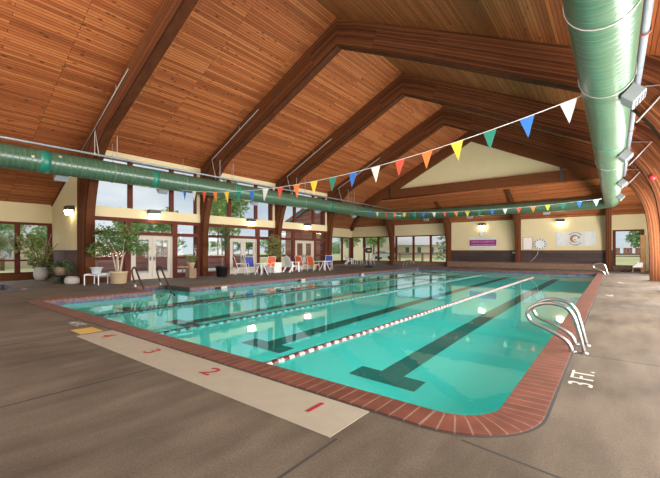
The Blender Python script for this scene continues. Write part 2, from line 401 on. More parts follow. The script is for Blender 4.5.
def deck():
    bm = bmesh.new(); edges = []
    def loop(P):
        vs = [bm.verts.new((p[0], p[1], 0)) for p in P]
        for i in range(len(vs)): edges.append(bm.edges.new((vs[i], vs[(i+1) % len(vs)])))
    loop([(AX-.1, YN-.1), (XW+.1, YN-.1), (XW+.1, YB+.1), (AX-.1, YB+.1)])
    loop(DO); loop(rect(SPA1)); loop(rect(SPA2))
    bmesh.ops.triangle_fill(bm, use_beauty=True, use_dissolve=False, edges=edges)
    for f in bm.faces:
        if f.normal.z < 0: f.normal_flip()
    me = bpy.data.meshes.new('floor'); bm.to_mesh(me); bm.free(); me.materials.append(M['deck'])
    o = bpy.data.objects.new('floor', me); COL.objects.link(o); struct(o)
deck()

def strip_loop(name, rows, m, parent=None, inv=False):
    """rows: list of (point list, z); UV u = arclength, v = across"""
    b = MB(); n = len(rows[0][0]); u = [0]
    P = rows[-1][0]
    for i in range(n): u.append(u[-1]+(Vector(P[(i+1) % n])-Vector(P[i])).length)
    v = 0
    for (A, za), (B, zb) in zip(rows, rows[1:]):
        w = (Vector((*A[0], za))-Vector((*B[0], zb))).length
        for i in range(n):
            j = (i+1) % n
            b.face([(*A[i], za), (*A[j], za), (*B[j], zb), (*B[i], zb)], [(u[i], v), (u[i+1], v), (u[i+1], v+w), (u[i], v+w)])
        v += w
    return b.build(name, m, parent)
def lerp_loop(t): return [a.lerp(b, t) for a, b in zip(DI, DO)]
struct(strip_loop('trim_coping', [(DI, -.07), (DI, -.02), (lerp_loop(.06), .01), (lerp_loop(.98), .012), (lerp_loop(.98), -.03)], M['coping']))
DS = [a.lerp(b, .06) for a, b in zip(DI, DO)]
DJ = [b_+(b_-a_).normalized()*.022 for a_, b_ in zip(DI, DO)]
struct(strip_loop('trim_coping_joint', [(lerp_loop(.985), .001), (DJ, .002)], M['joint']))
struct(strip_loop('trim_waterline_tile', [(DS, -.05), (DS, -.26)], M['tile']))

WZ = -.17
def depth(y): return -1.02-.5*max(0, (y-PY0))/25
def basin():
    b = MB(); n = len(DS)
    for i in range(n):
        j = (i+1) % n
        b.face([(*DS[i], -.26), (*DS[j], -.26), (*DS[j], depth(DS[j].y)), (*DS[i], depth(DS[i].y))])
    x0, x1 = PX0-.3, PX1+.3
    b.face([(x0-2, PY0-.4, depth(PY0)+.0), (x1, PY0-.4, depth(PY0)), (x1, PY1+.4, depth(PY1)), (x0-2, PY1+.4, depth(PY1))])
    struct(b.build('wall_pool_basin', M['plaster'], fixn=False))
basin()
def pool_steps():
    b = MB()
    b.b2((-14.63, 6.32, -1.2), (-14.1, 7.70, -.24)); b.b2((-14.1, 6.32, -1.2), (-13.6, 7.70, -.48)); b.b2((-13.6, 6.32, -1.2), (-13.1, 7.70, -.74))
    tag(b.build('pool_steps', M['plaster']), 'turquoise underwater steps in the recess between the two dark handrails', 'steps')
pool_steps()
def lane_lines():
    b = MB()
    for x in (-2.68, -5.28, -8.24, -11.2):
        b.face([(x-.19, 4.9, depth(4.9)+.006), (x+.19, 4.9, depth(4.9)+.006), (x+.19, 26.5, depth(26.5)+.006), (x-.19, 26.5, depth(26.5)+.006)])
        for y in (4.6, 26.5): b.face([(x-.54, y, depth(y)+.007), (x+.54, y, depth(y)+.007), (x+.54, y+.4, depth(y+.4)+.007), (x-.54, y+.4, depth(y+.4)+.007)])
    struct(b.build('trim_lane_lines', M['lanetile']))
lane_lines()
b = MB(); b.b2((-14.62, 7.69, -.25), (-12.8, 7.73, -.01)); struct(b.build('trim_step_edge', M['joint']))
def water():
    b = MB(); b.face([(p.x, p.y, WZ) for p in DS])
    bmesh.ops.triangulate(b.bm, faces=b.bm.faces[:])
    for f in b.bm.faces:
        f.normal_update()
        if f.normal.z < 0: f.normal_flip()
    tag(b.build('pool_water', M['water'], fixn=False), 'still turquoise water filling the long lap pool', 'water', kind='stuff')
water()

# ------------------------------------------------------------------ spas in the alcoves
M['spawater'] = water_mat('spa_water', (.35, .6, .55)); M['spaplaster'] = mat('spa_plaster', (.10, .14, .13), .7)
def spa(s, label):
    t = thing('plunge_pool', label, 'spa', ((s[0]+s[1])/2, (s[2]+s[3])/2, 0)); hx, hy = (s[1]-s[0])/2, (s[3]-s[2])/2
    P = [(-hx, -hy), (hx, -hy), (hx, hy), (-hx, hy)]; Q = [(p[0]*(1-.12/hx), p[1]*(1-.12/hy)) for p in P]
    strip_loop('brick_rim', [([Vector(p) for p in P], .008), ([Vector(q) for q in Q], .012)], M['coping'], t)
    strip_loop('tile_lining', [([Vector(q) for q in Q], .012), ([Vector(q) for q in Q], -.3)], M['spatile'], t)
    b = MB(); b.face([(*q, -.7) for q in Q])
    for i in range(4): b.face([(*Q[i], -.3), (*Q[(i+1) % 4], -.3), (*Q[(i+1) % 4], -.7), (*Q[i], -.7)])
    b.build('basin', M['spaplaster'], t, fixn=False)
    b = MB(); b.face([(*q, -.14) for q in Q]); b.build('water', M['spawater'], t, fixn=False)
spa(SPA1, 'sunken tiled spa in the deck at the left edge of the photo'); spa(SPA2, 'sunken blue tiled spa in the far corner beside the black sign')

# ------------------------------------------------------------------ deck markings and joints
def deck_details():
    b = MB(); w = .012
    def seg(p, q):
        p = Vector((*p, .001)); q = Vector((*q, .001)); d = (q-p).normalized(); k = Vector((-d.y, d.x, 0))*w
        b.face([p-k, p+k, q+k, q-k])
    for x in (-1.65, -4.38, -7.2, -10.2, -13.2): seg((x, YN), (x, 2.2))
    seg((-13.14, 3.0), (-17.2, 2.6)); seg((-.9, 2.76), (-.3, 2.68)); seg((-.3, 2.68), (XW, 2.5))
    for y in (6.05, 11.6, 17.2, 22.8): seg((-.44, y), (XW, y-.15))
    for y in (5.85, 11.6, 17.2, 22.8): seg((-13.2 if y > 6 else -14.9, y), (-18, y))
    struct(b.build('trim_deck_joints', M['joint']))
deck_details()
b = MB(); b.b2((-7.03, 2.18, 0), (-1.70, 2.745, .004)); tag(b.build('starting_strip', M['strip']), 'long cream painted strip with red lane numbers along the near pool end', 'floor marking')
def flat(x, y, z=.0045, a=0): return Matrix.Translation((x, y, z)) @ Matrix.Rotation(a, 4, 'Z')
for s_, x in (('1', -2.13), ('2', -3.72), ('3', -5.12), ('4', -6.62)):
    tag(text_mesh('lane_number', s_, .32, M['redpaint'], Matrix.Translation((x, 2.5, .007)) @ Matrix.Diagonal((1.25, 1, 1, 1))), {'1': 'red painted 1, the lane number nearest the camera', '2': 'red painted 2, second lane number along the cream strip', '3': 'red painted 3, third lane number along the cream strip', '4': 'red painted 4, lane number next to the yellow patch'}[s_], 'number')
tag(text_mesh('depth_marking', '3 FT.', .31, M['whitepaint'], flat(-.27, 4.93, .003, PI/2)), 'white painted 3 FT. depth marking beside the nearest chrome ladder', 'marking')
tag(text_mesh('depth_marking', '4 FT.', .27, M['whitepaint'], flat(-8.2, 2.55, .003)), 'faded white 4 FT. depth marking beyond the yellow patch', 'marking')
tag(text_mesh('depth_marking', '4 FT.', .27, M['whitepaint'], flat(-.1, 14.5, .003, PI/2)), 'faint white depth marking halfway along the right deck', 'marking')
tag(text_mesh('depth_marking', '5 FT.', .3, M['whitepaint'], flat(.25, 20.5, .003, PI/2)), 'faint white depth marking farthest along the right deck', 'marking')
b = MB(); b.b2((-7.62, 2.28, 0), (-7.12, 2.62, .004)); tag(b.build('warning_patch', M['yellow']), 'small yellow painted rectangle at the far end of the cream strip', 'floor marking')
for y in (9.1, 14.0, 19.7):
    t = thing('depth_tile', 'black and white depth tile on the left waterline, %s' % {9.1: 'nearest the steps', 14.0: 'below the red and blue chairs', 19.7: 'below the orange pair of chairs'}[y], 'tile', (PX0-.02, y, -.105))
    b = MB(); b.b2((0, -.28, -.07), (.012, 0, .07)); b.build('black_tile', M['black'], t)
    b = MB(); b.b2((0, .02, -.07), (.012, .3, .07)); b.build('white_tile', M['whitepaint'], t)

# ------------------------------------------------------------------ roof and ceiling
def slab(pts, th, m, name):
    b = MB(); b.prism(pts, (0, 0, th)); return struct(b.build(name, m))
zl = roofz(AX); zr = roofz(XW)
XE = -18.7
slab([(XR, YN, ZR), (XR, AY[4]+.3, ZR), (XE, AY[4]+.3, roofz(XE)), (XE, YN, roofz(XE))], .15, M['ceil_y'], 'ceiling_left_slope')
slab([(XE, YN, roofz(XE)), (XE, 6.1, roofz(XE)), (AX, 6.1, zl), (AX, YN, zl)], .15, M['ceil_y'], 'ceiling_near_alcove')
slab([(XE, AY[3]-.2, roofz(XE)), (XE, AY[4]+.3, roofz(XE)), (AX, YB, zl), (AX, AY[3]-.2, zl)], .15, M['ceil_y'], 'ceiling_far_alcove')
slab([(XR, YN, ZR), (XW, YN, zr), (XW, AY[4]+.3, zr), (XR, AY[4]+.3, ZR)], .15, M['ceil_y'], 'ceiling_right_slope')
ZB = 3.95
yb0 = AY[4]+.3
def shedz(y): return ZB+SL*(YB-y)
slab([(AX, YB, zl), (-18.6, yb0, roofz(-18.6)), (-18.0, yb0, shedz(yb0)), (XW, yb0, shedz(yb0)), (XW, YB, ZB), (-22.3, YB, ZB)], .15, M['ceil_x'], 'ceiling_far_slope')
b = MB(); b.bar((AX+.1, YB-.1, zl-.12), (-18.5, yb0+.1, roofz(-18.5)-.12), .3, .16); struct(b.build('trim_hip_rafter', M['beam']))
# gable panel above the tie beam
b = MB(); b.prism([(-16.0, yb0-.06, 6.2), (-1.3, yb0-.06, 6.2), (XR, yb0-.06, 10.3)], (0, .1, 0)); struct(b.build('wall_gable', M['cream']))

# arches
IL = [(-17.85, 0), (-17.83, 1.8), (-17.74, 3.0), (-17.45, 4.05), (-17.1, 4.85), (-16.6, 5.5), (-15.8, 6.12), (-14.5, 6.73), (-12.6, 7.62), (-10.6, 8.56), (XR, 9.5)]
OL = [(-18.75, 0), (-18.75, 1.5), (-18.75, 2.6), (-18.75, 3.7), (-18.75, 4.8), (-18.75, 5.62), (-17.4, 0), (-15.4, 0), (-13.1, 0), (-10.9, 0), (XR, 0)]
IR = [(1.34, 0), (1.32, 1.5), (1.24, 2.7), (1.1, 3.5), (.82, 4.2), (.54, 4.65), (.2, 5.06), (-.66, 5.62), (-2.64, 6.6), (-5.1, 7.84), (XR, 9.5)]
OR_ = [(2.25, 0), (2.25, 1.5), (2.25, 2.7), (2.25, 3.6), (2.25, 4.5), (2.25, 5.22), (1.2, 0), (.0, 0), (-2.1, 0), (-4.9, 0), (XR, 0)]
def rib(inner, outer, name, parent, y0, y1):
    outer = [(x, z if z or i < 1 else roofz(x)-.01) for i, (x, z) in enumerate(outer)]
    I = catmull([(p[0], 0, p[1]) for p in inner], 4); O = []
    for i in range(len(outer)-1):
        for j in range(4): O.append(Vector((outer[i][0], 0, outer[i][1])).lerp(Vector((outer[i+1][0], 0, outer[i+1][1])), j/4))
    O.append(Vector((outer[-1][0], 0, outer[-1][1])))
    b = MB(); u = 0; n = len(I)
    def P(p, y): return (p.x, y, p.z)
    for i in range(n-1):
        du = (I[i+1]-I[i]).length*.7+(O[i+1]-O[i]).length*.3; u2 = u+du
        w0 = (O[i]-I[i]).length; w1 = (O[i+1]-I[i+1]).length
        b.face([P(I[i], y0), P(I[i+1], y0), P(O[i+1], y0), P(O[i], y0)], [(u, 0), (u2, 0), (u2, w1), (u, w0)])
        b.face([P(I[i], y1), P(O[i], y1), P(O[i+1], y1), P(I[i+1], y1)], [(u, 0), (u, w0), (u2, w1), (u2, 0)])
        b.face([P(I[i], y0), P(I[i], y1), P(I[i+1], y1), P(I[i+1], y0)], [(u, .0), (u, .04), (u2, .04), (u2, 0)])
        b.face([P(O[i], y0), P(O[i+1], y0), P(O[i+1], y1), P(O[i], y1)], [(u, 0), (u2, 0), (u2, .28), (u, .28)])
        u = u2
    b.face([P(I[0], y0), P(O[0], y0), P(O[0], y1), P(I[0], y1)])
    bmesh.ops.remove_doubles(b.bm, verts=b.bm.verts[:], dist=.0005)
    return b.build(name, M['glulam'], parent)
ord_ = ['nearest glulam roof arch, rising beside the tall ficus', 'second glulam roof arch, rising behind the black tub planter', 'third glulam roof arch, rising behind the white planter box', 'fourth glulam roof arch, rising at the end of the glass wall']
for i in range(4):
    t = thing('timber_arch', ord_[i], 'beam', (0, AY[i], 0), group='laminated roof arches')
    rib(IL, OL, 'left_rib', t, 0, AT); rib(IR, OR_, 'right_rib', t, 0, AT)
# end truss
t = thing('end_truss', 'timber end truss framing the cream gable triangle', 'beam', (0, AY[4], 0))
b = MB(); b.prism([(-18.0, 0, roofz(-18.0)-.02), (XR, 0, ZR-.02), (XR, 0, 9.75), (-17.6, 0, 5.35)], (0, .22, 0)); b.build('left_rafter', M['beam'], t)
b = MB(); b.prism([(XR, 0, ZR-.02), (1.9, 0, roofz(1.9)-.02), (1.5, 0, 4.9), (XR, 0, 9.75)], (0, .22, 0)); b.build('right_rafter', M['beam'], t)
b = MB(); b.b2((-17.4, -.02, 6.0), (.9, .24, 6.72)); b.build('tie_beam', M['beam'], t)
for x in (-15.5, -2.75):
    b = MB(); b.b2((x-.07, -.05, 5.95), (x+.07, -.021, 6.95)); b.build('steel_strap', M['darkmetal'], t)
# half arches of the far end
HI = [(32.55, 0), (32.5, 1.8), (32.3, 2.9), (31.9, 3.7), (31.3, 4.4), (30.4, 5.1), (28.75, 5.85)]
HO = [(32.98, 0), (32.98, 1.8), (32.98, 2.9), (32.98, 3.6), (32.98, 3.93), (31.3, shedz(31.3)-.01), (28.75, shedz(28.75)-.01)]
for k, x in enumerate((-17.6, -11.85, -6.15, -.3)):
    b = MB(); I = catmull([(0, p[0], p[1]) for p in HI], 3); O = []
    for i in range(len(HO)-1):
        for j in range(3): O.append(Vector((0, *HO[i])).lerp(Vector((0, *HO[i+1])), j/3))
    O.append(Vector((0, *HO[-1]))); u = 0; h = .17
    for i in range(len(I)-1):
        u2 = u+(I[i+1]-I[i]).length
        q = [I[i], I[i+1], O[i+1], O[i]]; w = (O[i]-I[i]).length
        b.face([(-h, p.y, p.z) for p in q], [(u, 0), (u2, 0), (u2, w), (u, w)]); b.face([(h, p.y, p.z) for p in q], [(u, 0), (u2, 0), (u2, w), (u, w)])
        b.face([(-h, I[i].y, I[i].z), (h, I[i].y, I[i].z), (h, I[i+1].y, I[i+1].z), (-h, I[i+1].y, I[i+1].z)], [(u, 0), (u, .34), (u2, .34), (u2, 0)])
        b.face([(-h, O[i].y, O[i].z), (h, O[i].y, O[i].z), (h, O[i+1].y, O[i+1].z), (-h, O[i+1].y, O[i+1].z)], [(u, 0), (u, .34), (u2, .34), (u2, 0)])
        u = u2
    o = b.build('curved_post', M['glulam']); o.location = (x, 0, 0)
    tag(o, ['curved timber post on the far wall between the two banks of windows', 'curved timber post on the far wall left of the purple banner', 'curved timber post on the far wall left of the whiteboard', 'curved timber post on the far wall right of the logo banner'][k], 'post', 'curved posts of the far wall')

# ------------------------------------------------------------------ walls
def wall(name, boxes, m):
    b = MB()
    for a, c in boxes: b.b2(a, c)
    return struct(b.build(name, m))
# near alcove
wall('wall_alcove_header', [((AX-.15, YN, 2.8), (AX, 6.0, zl+.1))], M['cream'])
wall('wall_alcove_base', [((AX-.15, YN, 0), (AX, 6.0, .28))], M['beam'])
b = MB(); b.prism([(AX, 5.98, 1.42), (-18.7, 5.98, 1.42), (-18.7, 5.98, roofz(-18.7)), (AX, 5.98, zl)], (0, .15, 0)); struct(b.build('wall_alcove_return', M['cream']))
b = MB(); b.b2((AX, 5.96, .0), (-18.7, 6.1, 1.37)); struct(b.build('wall_alcove_wainscot', plank_mat('alcove_wainscot', 'xz', ((.075, .035, .037), (.10, .05, .05), (.13, .068, .066)), w=1.5, length=.3, knots=False)))
b = MB(); b.b2((AX, 5.93, 1.37), (-18.7, 6.1, 1.44)); struct(b.build('trim_chair_rail', M['wains_y']))
b = MB(); b.bar((AX, 5.96, zl-.03), (-18.7, 5.96, roofz(-18.7)-.03), .05, .1); struct(b.build('trim_alcove_rake', M['beam']))
# far alcove return (its outside is seen through the third glass bay)
YQ = AY[3]+.14
b = MB(); b.prism([(AX, YQ-.12, 0), (-18.6, YQ-.12, 0), (-18.6, YQ-.12, roofz(-18.6)), (AX, YQ-.12, zl)], (0, .1, 0)); struct(b.build('wall_far_alcove_outside', M['shingle']))
b = MB(); b.prism([(AX, YQ, 0), (-18.6, YQ, 0), (-18.6, YQ, roofz(-18.6)), (AX, YQ, zl)], (0, .1, 0)); struct(b.build('wall_far_alcove_inside', M['cream']))
b = MB(); b.bar((AX-.6, YQ-.2, zl-.22), (-18.3, YQ-.2, roofz(-18.3)-.02), .12, .26); struct(b.build('trim_teal_fascia', M['teal']))
wall('wall_far_alcove_header', [((AX-.15, YQ, 2.85), (AX, YB+.15, zl+.1))], M['cream'])
wall('wall_far_alcove_base', [((AX-.15, YQ, 0), (AX, YB+.15, .3))], M['beam'])
# far wall
wall('wall_far', [((AX, YB, 2.88), (-11.9, YB+.15, ZB+.15)), ((-11.9, YB, 1.4), (-.05, YB+.15, ZB+.15)), ((-.05, YB, 2.86), (XW, YB+.15, ZB+.15)), ((1.62, YB, 0), (XW, YB+.15, 2.86))], M['cream'])
wall('wall_far_wainscot', [((-11.9, YB-.03, 0), (-.05, YB+.15, 1.4))], M['wains'])
wall('wall_far_base', [((AX, YB-.02, 0), (-11.9, YB+.15, .34)), ((-.05, YB-.02, 0), (1.62, YB+.15, .34))], M['stone'])
b = MB(); b.b2((-11.9, YB-.06, 1.38), (-.05, YB, 1.44)); struct(b.build('trim_far_rail', M['beam']))
b = MB(); b.b2((-11.66, 31.75, 0), (-.45, YB-.04, .46), bev=.03); struct(b.build('trim_stone_ledge', M['stone']))
b = MB(); b.b2((-17.4, 32.5, 0), (-12.05, YB-.04, .3), bev=.02); struct(b.build('trim_stone_plinth', M['stone']))
# right and near walls, mostly out of view; openings added for the fill lights
wall('wall_right', [((XW, YN, 3.6), (XW+.15, YB+.15, zr+.2)), ((XW, YN, 0), (XW+.15, YB+.15, .45))]+[((XW, y-.35, .45), (XW+.15, y+.65, 3.6)) for y in [-3.9]+AY], M['cream'])
b = MB(); b.b2((AX, YN-.15, 4.3), (XW, YN, 4.7)); b.b2((XR-.2, YN-.15, 4.7), (XR+.2, YN, 10.4))
for x in (AX, -18.6, 1.4): b.b2((x, YN-.15, 0), (x+1, YN, 4.7))
struct(b.build('wall_near', M['cream']))

# ------------------------------------------------------------------ glazing of the left wall
wn = [0]
def win(parts_frame, panes, axis='x', pos=GX, label=None):
    """parts_frame: list of (a0,a1,z0,z1) bars; panes: list of (a0,a1,z0,z1)"""
    wn[0] += 1
    t = struct(bpy.data.objects.new('window_%d' % wn[0], None)); COL.objects.link(t)
    b = MB()
    for a0, a1, z0, z1 in parts_frame:
        k = .075 if a1-a0 < z1-z0 else .068
        if axis == 'x': b.b2((pos-k, a0, z0), (pos+k, a1, z1))
        else: b.b2((a0, pos-k, z0), (a1, pos+k, z1))
    b.build('window_frame', M['frame'], t)
    for a0, a1, z0, z1 in panes:
        b = MB()
        if axis == 'x': b.b2((pos-.008, a0, z0), (pos+.008, a1, z1))
        else: b.b2((a0, pos-.008, z0), (a1, pos+.008, z1))
        b.build('window_pane', M['glass'], t)
    return t
dn = [0]
def french_doors(y0, y1, z1):
    dn[0] += 1
    t = struct(bpy.data.objects.new('door_%d' % dn[0], None)); COL.objects.link(t)
    ym = (y0+y1)/2
    b = MB(); b.b2((GX-.07, y0, 0), (GX+.07, y0+.06, z1)); b.b2((GX-.07, y1-.06, 0), (GX+.07, y1, z1)); b.b2((GX-.07, y0, z1-.05), (GX+.07, y1, z1)); b.build('door_frame', M['door'], t)
    for a0, a1, s in ((y0+.065, ym-.005, 1), (ym+.005, y1-.065, -1)):
        b = MB(); w = .17
        b.b2((GX-.03, a0, .02), (GX+.03, a0+w, z1-.06)); b.b2((GX-.03, a1-w, .02), (GX+.03, a1, z1-.06))
        b.b2((GX-.028, a0+w, .02), (GX+.028, a1-w, .32)); b.b2((GX-.028, a0+w, z1-.2), (GX+.028, a1-w, z1-.06))
        lf = b.build('door_leaf', M['door'], t)
        b = MB(); b.b2((GX-.008, a0+w, .32), (GX+.008, a1-w, z1-.2)); b.build('door_glass', M['glass'], lf)
        hy = a1-.08 if s > 0 else a0+.08
        b = MB(); b.b2((GX+.03, hy-.03, .92), (GX+.045, hy+.03, 1.12)); b.tube([(GX+.045, hy, 1.02), (GX+.09, hy, 1.02), (GX+.09, hy-.1*s, 1.02)], .011, 6); b.build('door_handle', M['darkmetal'], lf)
for i in range(3):
    y0 = AY[i]+AT; y1 = AY[i+1]; c = (y0+y1)/2+.02
    d0, d1 = c-1.03, c+1.03
    p0, p1 = d0-.27, d1+.27
    z = dict(a=2.15, b=2.32, c=2.78, d=2.95, e=3.41, f=5.62)
    # storey of doors and side lights
    win([(y0, y1, z['a'], z['b']), (y0, y1, z['c'], z['d']), (p0, d0, 0, z['c']), (d1, p1, 0, z['c']), (y0, y0+.12, 0, z['c']), (y1-.12, y1, 0, z['c']),
         (y0, p0, 0, .22), (p1, y1, 0, .22), (y0, p0, 1.0, 1.12), (p1, y1, 1.0, 1.12)],
        [(y0+.12, p0, .22, 1.0), (y0+.12, p0, 1.12, z['a']), (p1, y1-.12, .22, 1.0), (p1, y1-.12, 1.12, z['a']), (y0+.12, p0, z['b'], z['c']), (d0, d1, z['b'], z['c']), (p1, y1-.12, z['b'], z['c'])])
    french_doors(d0, d1, z['a'])
    wall('wall_band_%d' % (i+1), [((GX-.1, y0, z['d']), (GX+.1, y1, z['e']))], M['cream'])
    # clerestory
    m0, m1 = y0+1.62, y1-1.62
    win([(m0-.1, m0+.1, z['e'], z['f']), (m1-.1, m1+.1, z['e'], z['f']), (y1-.3, y1-.2, z['e'], z['f'])],
        [(y0, m0-.1, z['e'], z['f']), (m0+.1, m1-.1, z['e'], z['f']), (m1+.1, y1-.3, z['e'], z['f'])])
    wall('wall_jamb_%d' % (i+1), [((GX-.07, y1-.2, z['e']), (GX+.07, y1, z['f']))], M['cream'])
    wall('wall_fascia_%d' % (i+1), [((GX-.1, y0, z['f']), (GX+.12, y1, roofz(GX)-.02))], M['cream'])
# near alcove windows
fr = [(YN, 6.0, 2.68, 2.8), (YN, 6.0, .26, .36)]; pn = []
ys = [-3.9, -1.9, .1, 2.35, 4.62, 5.9]
for k, y in enumerate(ys): fr.append((y-.1, y+.1, .3, 2.7))
for a, c in zip(ys, ys[1:]): pn += [(a+.1, c-.1, .36, .9), (a+.1, c-.1, .98, 2.68)]; fr.append((a+.1, c-.1, .9, .98))
win(fr, pn, pos=AX-.07)
# far alcove side
fr = [(YQ, YB, 2.75, 2.87), (YQ, YB, .26, .38)]; pn = []
ys = [YQ+.1, 25.0, 27.1, 29.2, 31.3, YB-.1]
for y in ys: fr.append((y-.1, y+.1, .3, 2.8))
for a, c in zip(ys, ys[1:]): pn.append((a+.1, c-.1, .38, 2.75))
win(fr, pn, pos=AX-.07)
# far wall windows
def farwin(x0, x1, mids, bar=None, top=2.88):
    fr = [(x0, x1, top-.1, top), (x0, x1, .26, .38)]; pn = []
    xs = [x0+.06]+mids+[x1-.06]
    for x in xs: fr.append((x-.09, x+.09, .3, top))
    for a, c in zip(xs, xs[1:]):
        if bar: fr.append((a+.09, c-.09, bar, bar+.05)); pn += [(a+.09, c-.09, .38, bar), (a+.09, c-.09, bar+.05, top-.1)]
        else: pn.append((a+.09, c-.09, .38, top-.1))
    win(fr, pn, axis='y', pos=YB+.06)
farwin(AX, -17.6, [-21.1, -19.35]); farwin(-17.35, -11.9, [-15.42, -13.67], .98); farwin(-.05, 1.62, [], .98)

# ------------------------------------------------------------------ ducts
def duct(name, pts, r, label, bands, straps):
    t = thing(name, label, 'duct'); b = MB(); n = 28
    pts = [Vector(p) for p in pts]; rings = []; u = [0]
    for i in range(1, len(pts)): u.append(u[-1]+(pts[i]-pts[i-1]).length)
    for i, p in enumerate(pts):
        d = (pts[min(i+1, len(pts)-1)]-pts[max(i-1, 0)]).normalized(); a = Vector((d.y, -d.x, 0))
        rings.append([p+a*math.cos(2*PI*k/n)*r+Vector((0, 0, 1))*math.sin(2*PI*k/n)*r for k in range(n+1)])
    for i in range(len(pts)-1):
        for k in range(n):
            b.face([rings[i][k], rings[i][k+1], rings[i+1][k+1], rings[i+1][k]], [(u[i], k/n), (u[i], (k+1)/n), (u[i+1], (k+1)/n), (u[i+1], k/n)], smooth=True)
    for R_ in (rings[0], rings[-1]): b.face(R_[:-1])
    bmesh.ops.remove_doubles(b.bm, verts=b.bm.verts[:], dist=.0005)
    b.build('duct_shell', M['duct'], t)
    for (p, d, w) in bands:
        p = Vector(p); d = Vector(d); b = MB(); b.tube([p-d*w/2, p+d*w/2], r+.004, 28); b.build('duct_band', M['ductband'], t)
    for (p, d) in straps:
        p = Vector(p); a = Vector((d[1], -d[0], 0)); c = [p+a*math.cos(2*PI*k/24)*(r+.012)+Vector((0, 0, 1))*math.sin(2*PI*k/24)*(r+.012) for k in range(24)]
        b = MB(); b.tube(c, .009, 5, closed=True); b.tube([p+Vector((0, 0, r)), p+Vector((0, 0, r+.75))], .009, 5); b.build('hanger_strap', M['thinpipe'], t)
DZ, DR = 4.62, .41
LX, RX, BY = -16.2, -.11, 30.5
L = [(LX, YN+.1, DZ)]+[(LX, y, DZ) for y in (0, 5, 10, 15, 20, 25, 28.6)]
for i in range(1, 7):
    a = PI/2*i/6; L.append((LX+1.9-1.9*math.cos(a), 28.6+1.9*math.sin(a), DZ))
for x in (-12, -9, -6, -3): L.append((x, BY, DZ))
for i in range(1, 7):
    a = PI/2*i/6; L.append((RX-1+1*math.sin(a)-.0, BY-1+1*math.cos(a), DZ))
for y in (26, 22, 18, 14, 10, 5, 0, YN+.1): L.append((RX, y, DZ))
duct('air_duct', L, DR, 'green spiral air duct running round the hall under the roof',
     [((LX, 4.0, DZ), (0, 1, 0), .3), ((LX, 7.95, DZ), (0, 1, 0), .25), ((LX, 12.4, DZ), (0, 1, 0), .25), ((LX, 20.5, DZ), (0, 1, 0), .25), ((RX, 12.9, DZ), (0, 1, 0), .1), ((-14, BY, DZ), (1, 0, 0), .3)],
     [((LX, y, DZ), (0, 1, 0)) for y in (1.2, 6.3, 9.4, 12.2, 17.8, 23.5)]+[((RX, y, DZ), (0, 1, 0)) for y in (5.7, 8.3, 16, 24)])

# supply air registers on the lower outer side of the duct
def register(x, y, rz, label):
    """local +x points away from the duct"""
    t = thing('air_register', label, 'vent', (x, y, DZ-.385), rz, 'air registers along the duct')
    Q = Matrix.Rotation(math.radians(42), 3, 'Y')
    b = MB(); b.box((0, 0, 0), (.24, .44, .28), rot=Q, bev=.01); b.build('housing', M['fixture'], t)
    b = MB(); b.box(Q @ Vector((.125, 0, 0)), (.012, .40, .25), rot=Q); b.build('front_frame', M['pipe'], t)
    for k in range(4):
        b = MB(); b.box(Q @ Vector((.135, 0, -.09+.06*k)), (.012, .34, .025), rot=Q); b.build('louvre', M['darkmetal'], t)
for y, q in ((4.65, 'grey air register under the left duct nearest the alcove'), (8.6, 'grey air register under the left duct above the tall ficus'), (14.06, 'grey air register under the left duct above the blue chair'), (19.8, 'grey air register under the left duct above the orange pair of chairs'), (24.4, 'grey air register under the left duct nearest the far corner')):
    register(LX-.385, y, PI, q)
for y, q in ((8.65, 'grey air register on the right duct nearest the camera'), (14.0, 'second grey air register along the right duct'), (19.6, 'third grey air register along the right duct'), (24.6, 'grey air register at the far end of the right duct')):
    register(RX+.385, y, 0, q)
for x, q in ((-13.2, 'grey air register under the far duct above the left windows'), (-9.4, 'grey air register under the far duct left of the wall clock'), (-3.9, 'grey air register under the far duct above the logo banner')):
    register(x, BY+.385, PI/2, q)
for y, z, q in ((3.62, 4.66, 'small pale square tag on the left duct, left of the dark band'), (4.42, 4.82, 'small pale square tag on the left duct, right of the dark band')):
    b = MB(); b.box((LX+math.sqrt(DR**2-(z-DZ)**2)+.004, y, z), (.006, .09, .09), rot=Matrix.Rotation(-math.asin((z-DZ)/DR), 3, 'Y')); tag(b.build('duct_tag', M['whitepaint']), q, 'tag')

# conduits
b = MB(); b.tube([(-15.75, YN+.1, 5.12), (-15.75, 29.5, 5.12)], .04, 8); t = tag(b.build('conduit_pipe', M['pipe']), 'long grey pipe running above the left air duct', 'pipe')
for i in range(4):
    for dy in (-.35, .45):
        b = MB(); b.b2((-.03, AY[i]+dy-.03, 5.08), (.03, AY[i]+dy+.03, 5.18)); b.b2((-.01, AY[i]+dy-.01, 5.18), (.01, AY[i]+dy+.01, 6.0)); o = b.build('pipe_hanger', M['thinpipe'], t); o.location.x = -15.75
b = MB(); b.tube([(.40, YN+.1, 5.08), (.40, 5.5, 5.06), (.38, 22.2, 4.98)], .065, 10); t = tag(b.build('conduit_pipe', M['pipe']), 'thick grey pipe running beside the right air duct', 'pipe')
for y in (5.2, 7.9, 11.2, 11.8, 14, 16.8, 17.5, 21):
    b = MB(); c = [(.395+.085*math.cos(2*PI*k/12), y, 5.04+.085*math.sin(2*PI*k/12)) for k in range(12)]; b.tube(c, .018, 5, closed=True); b.build('pipe_clamp', M['clamp'], t)
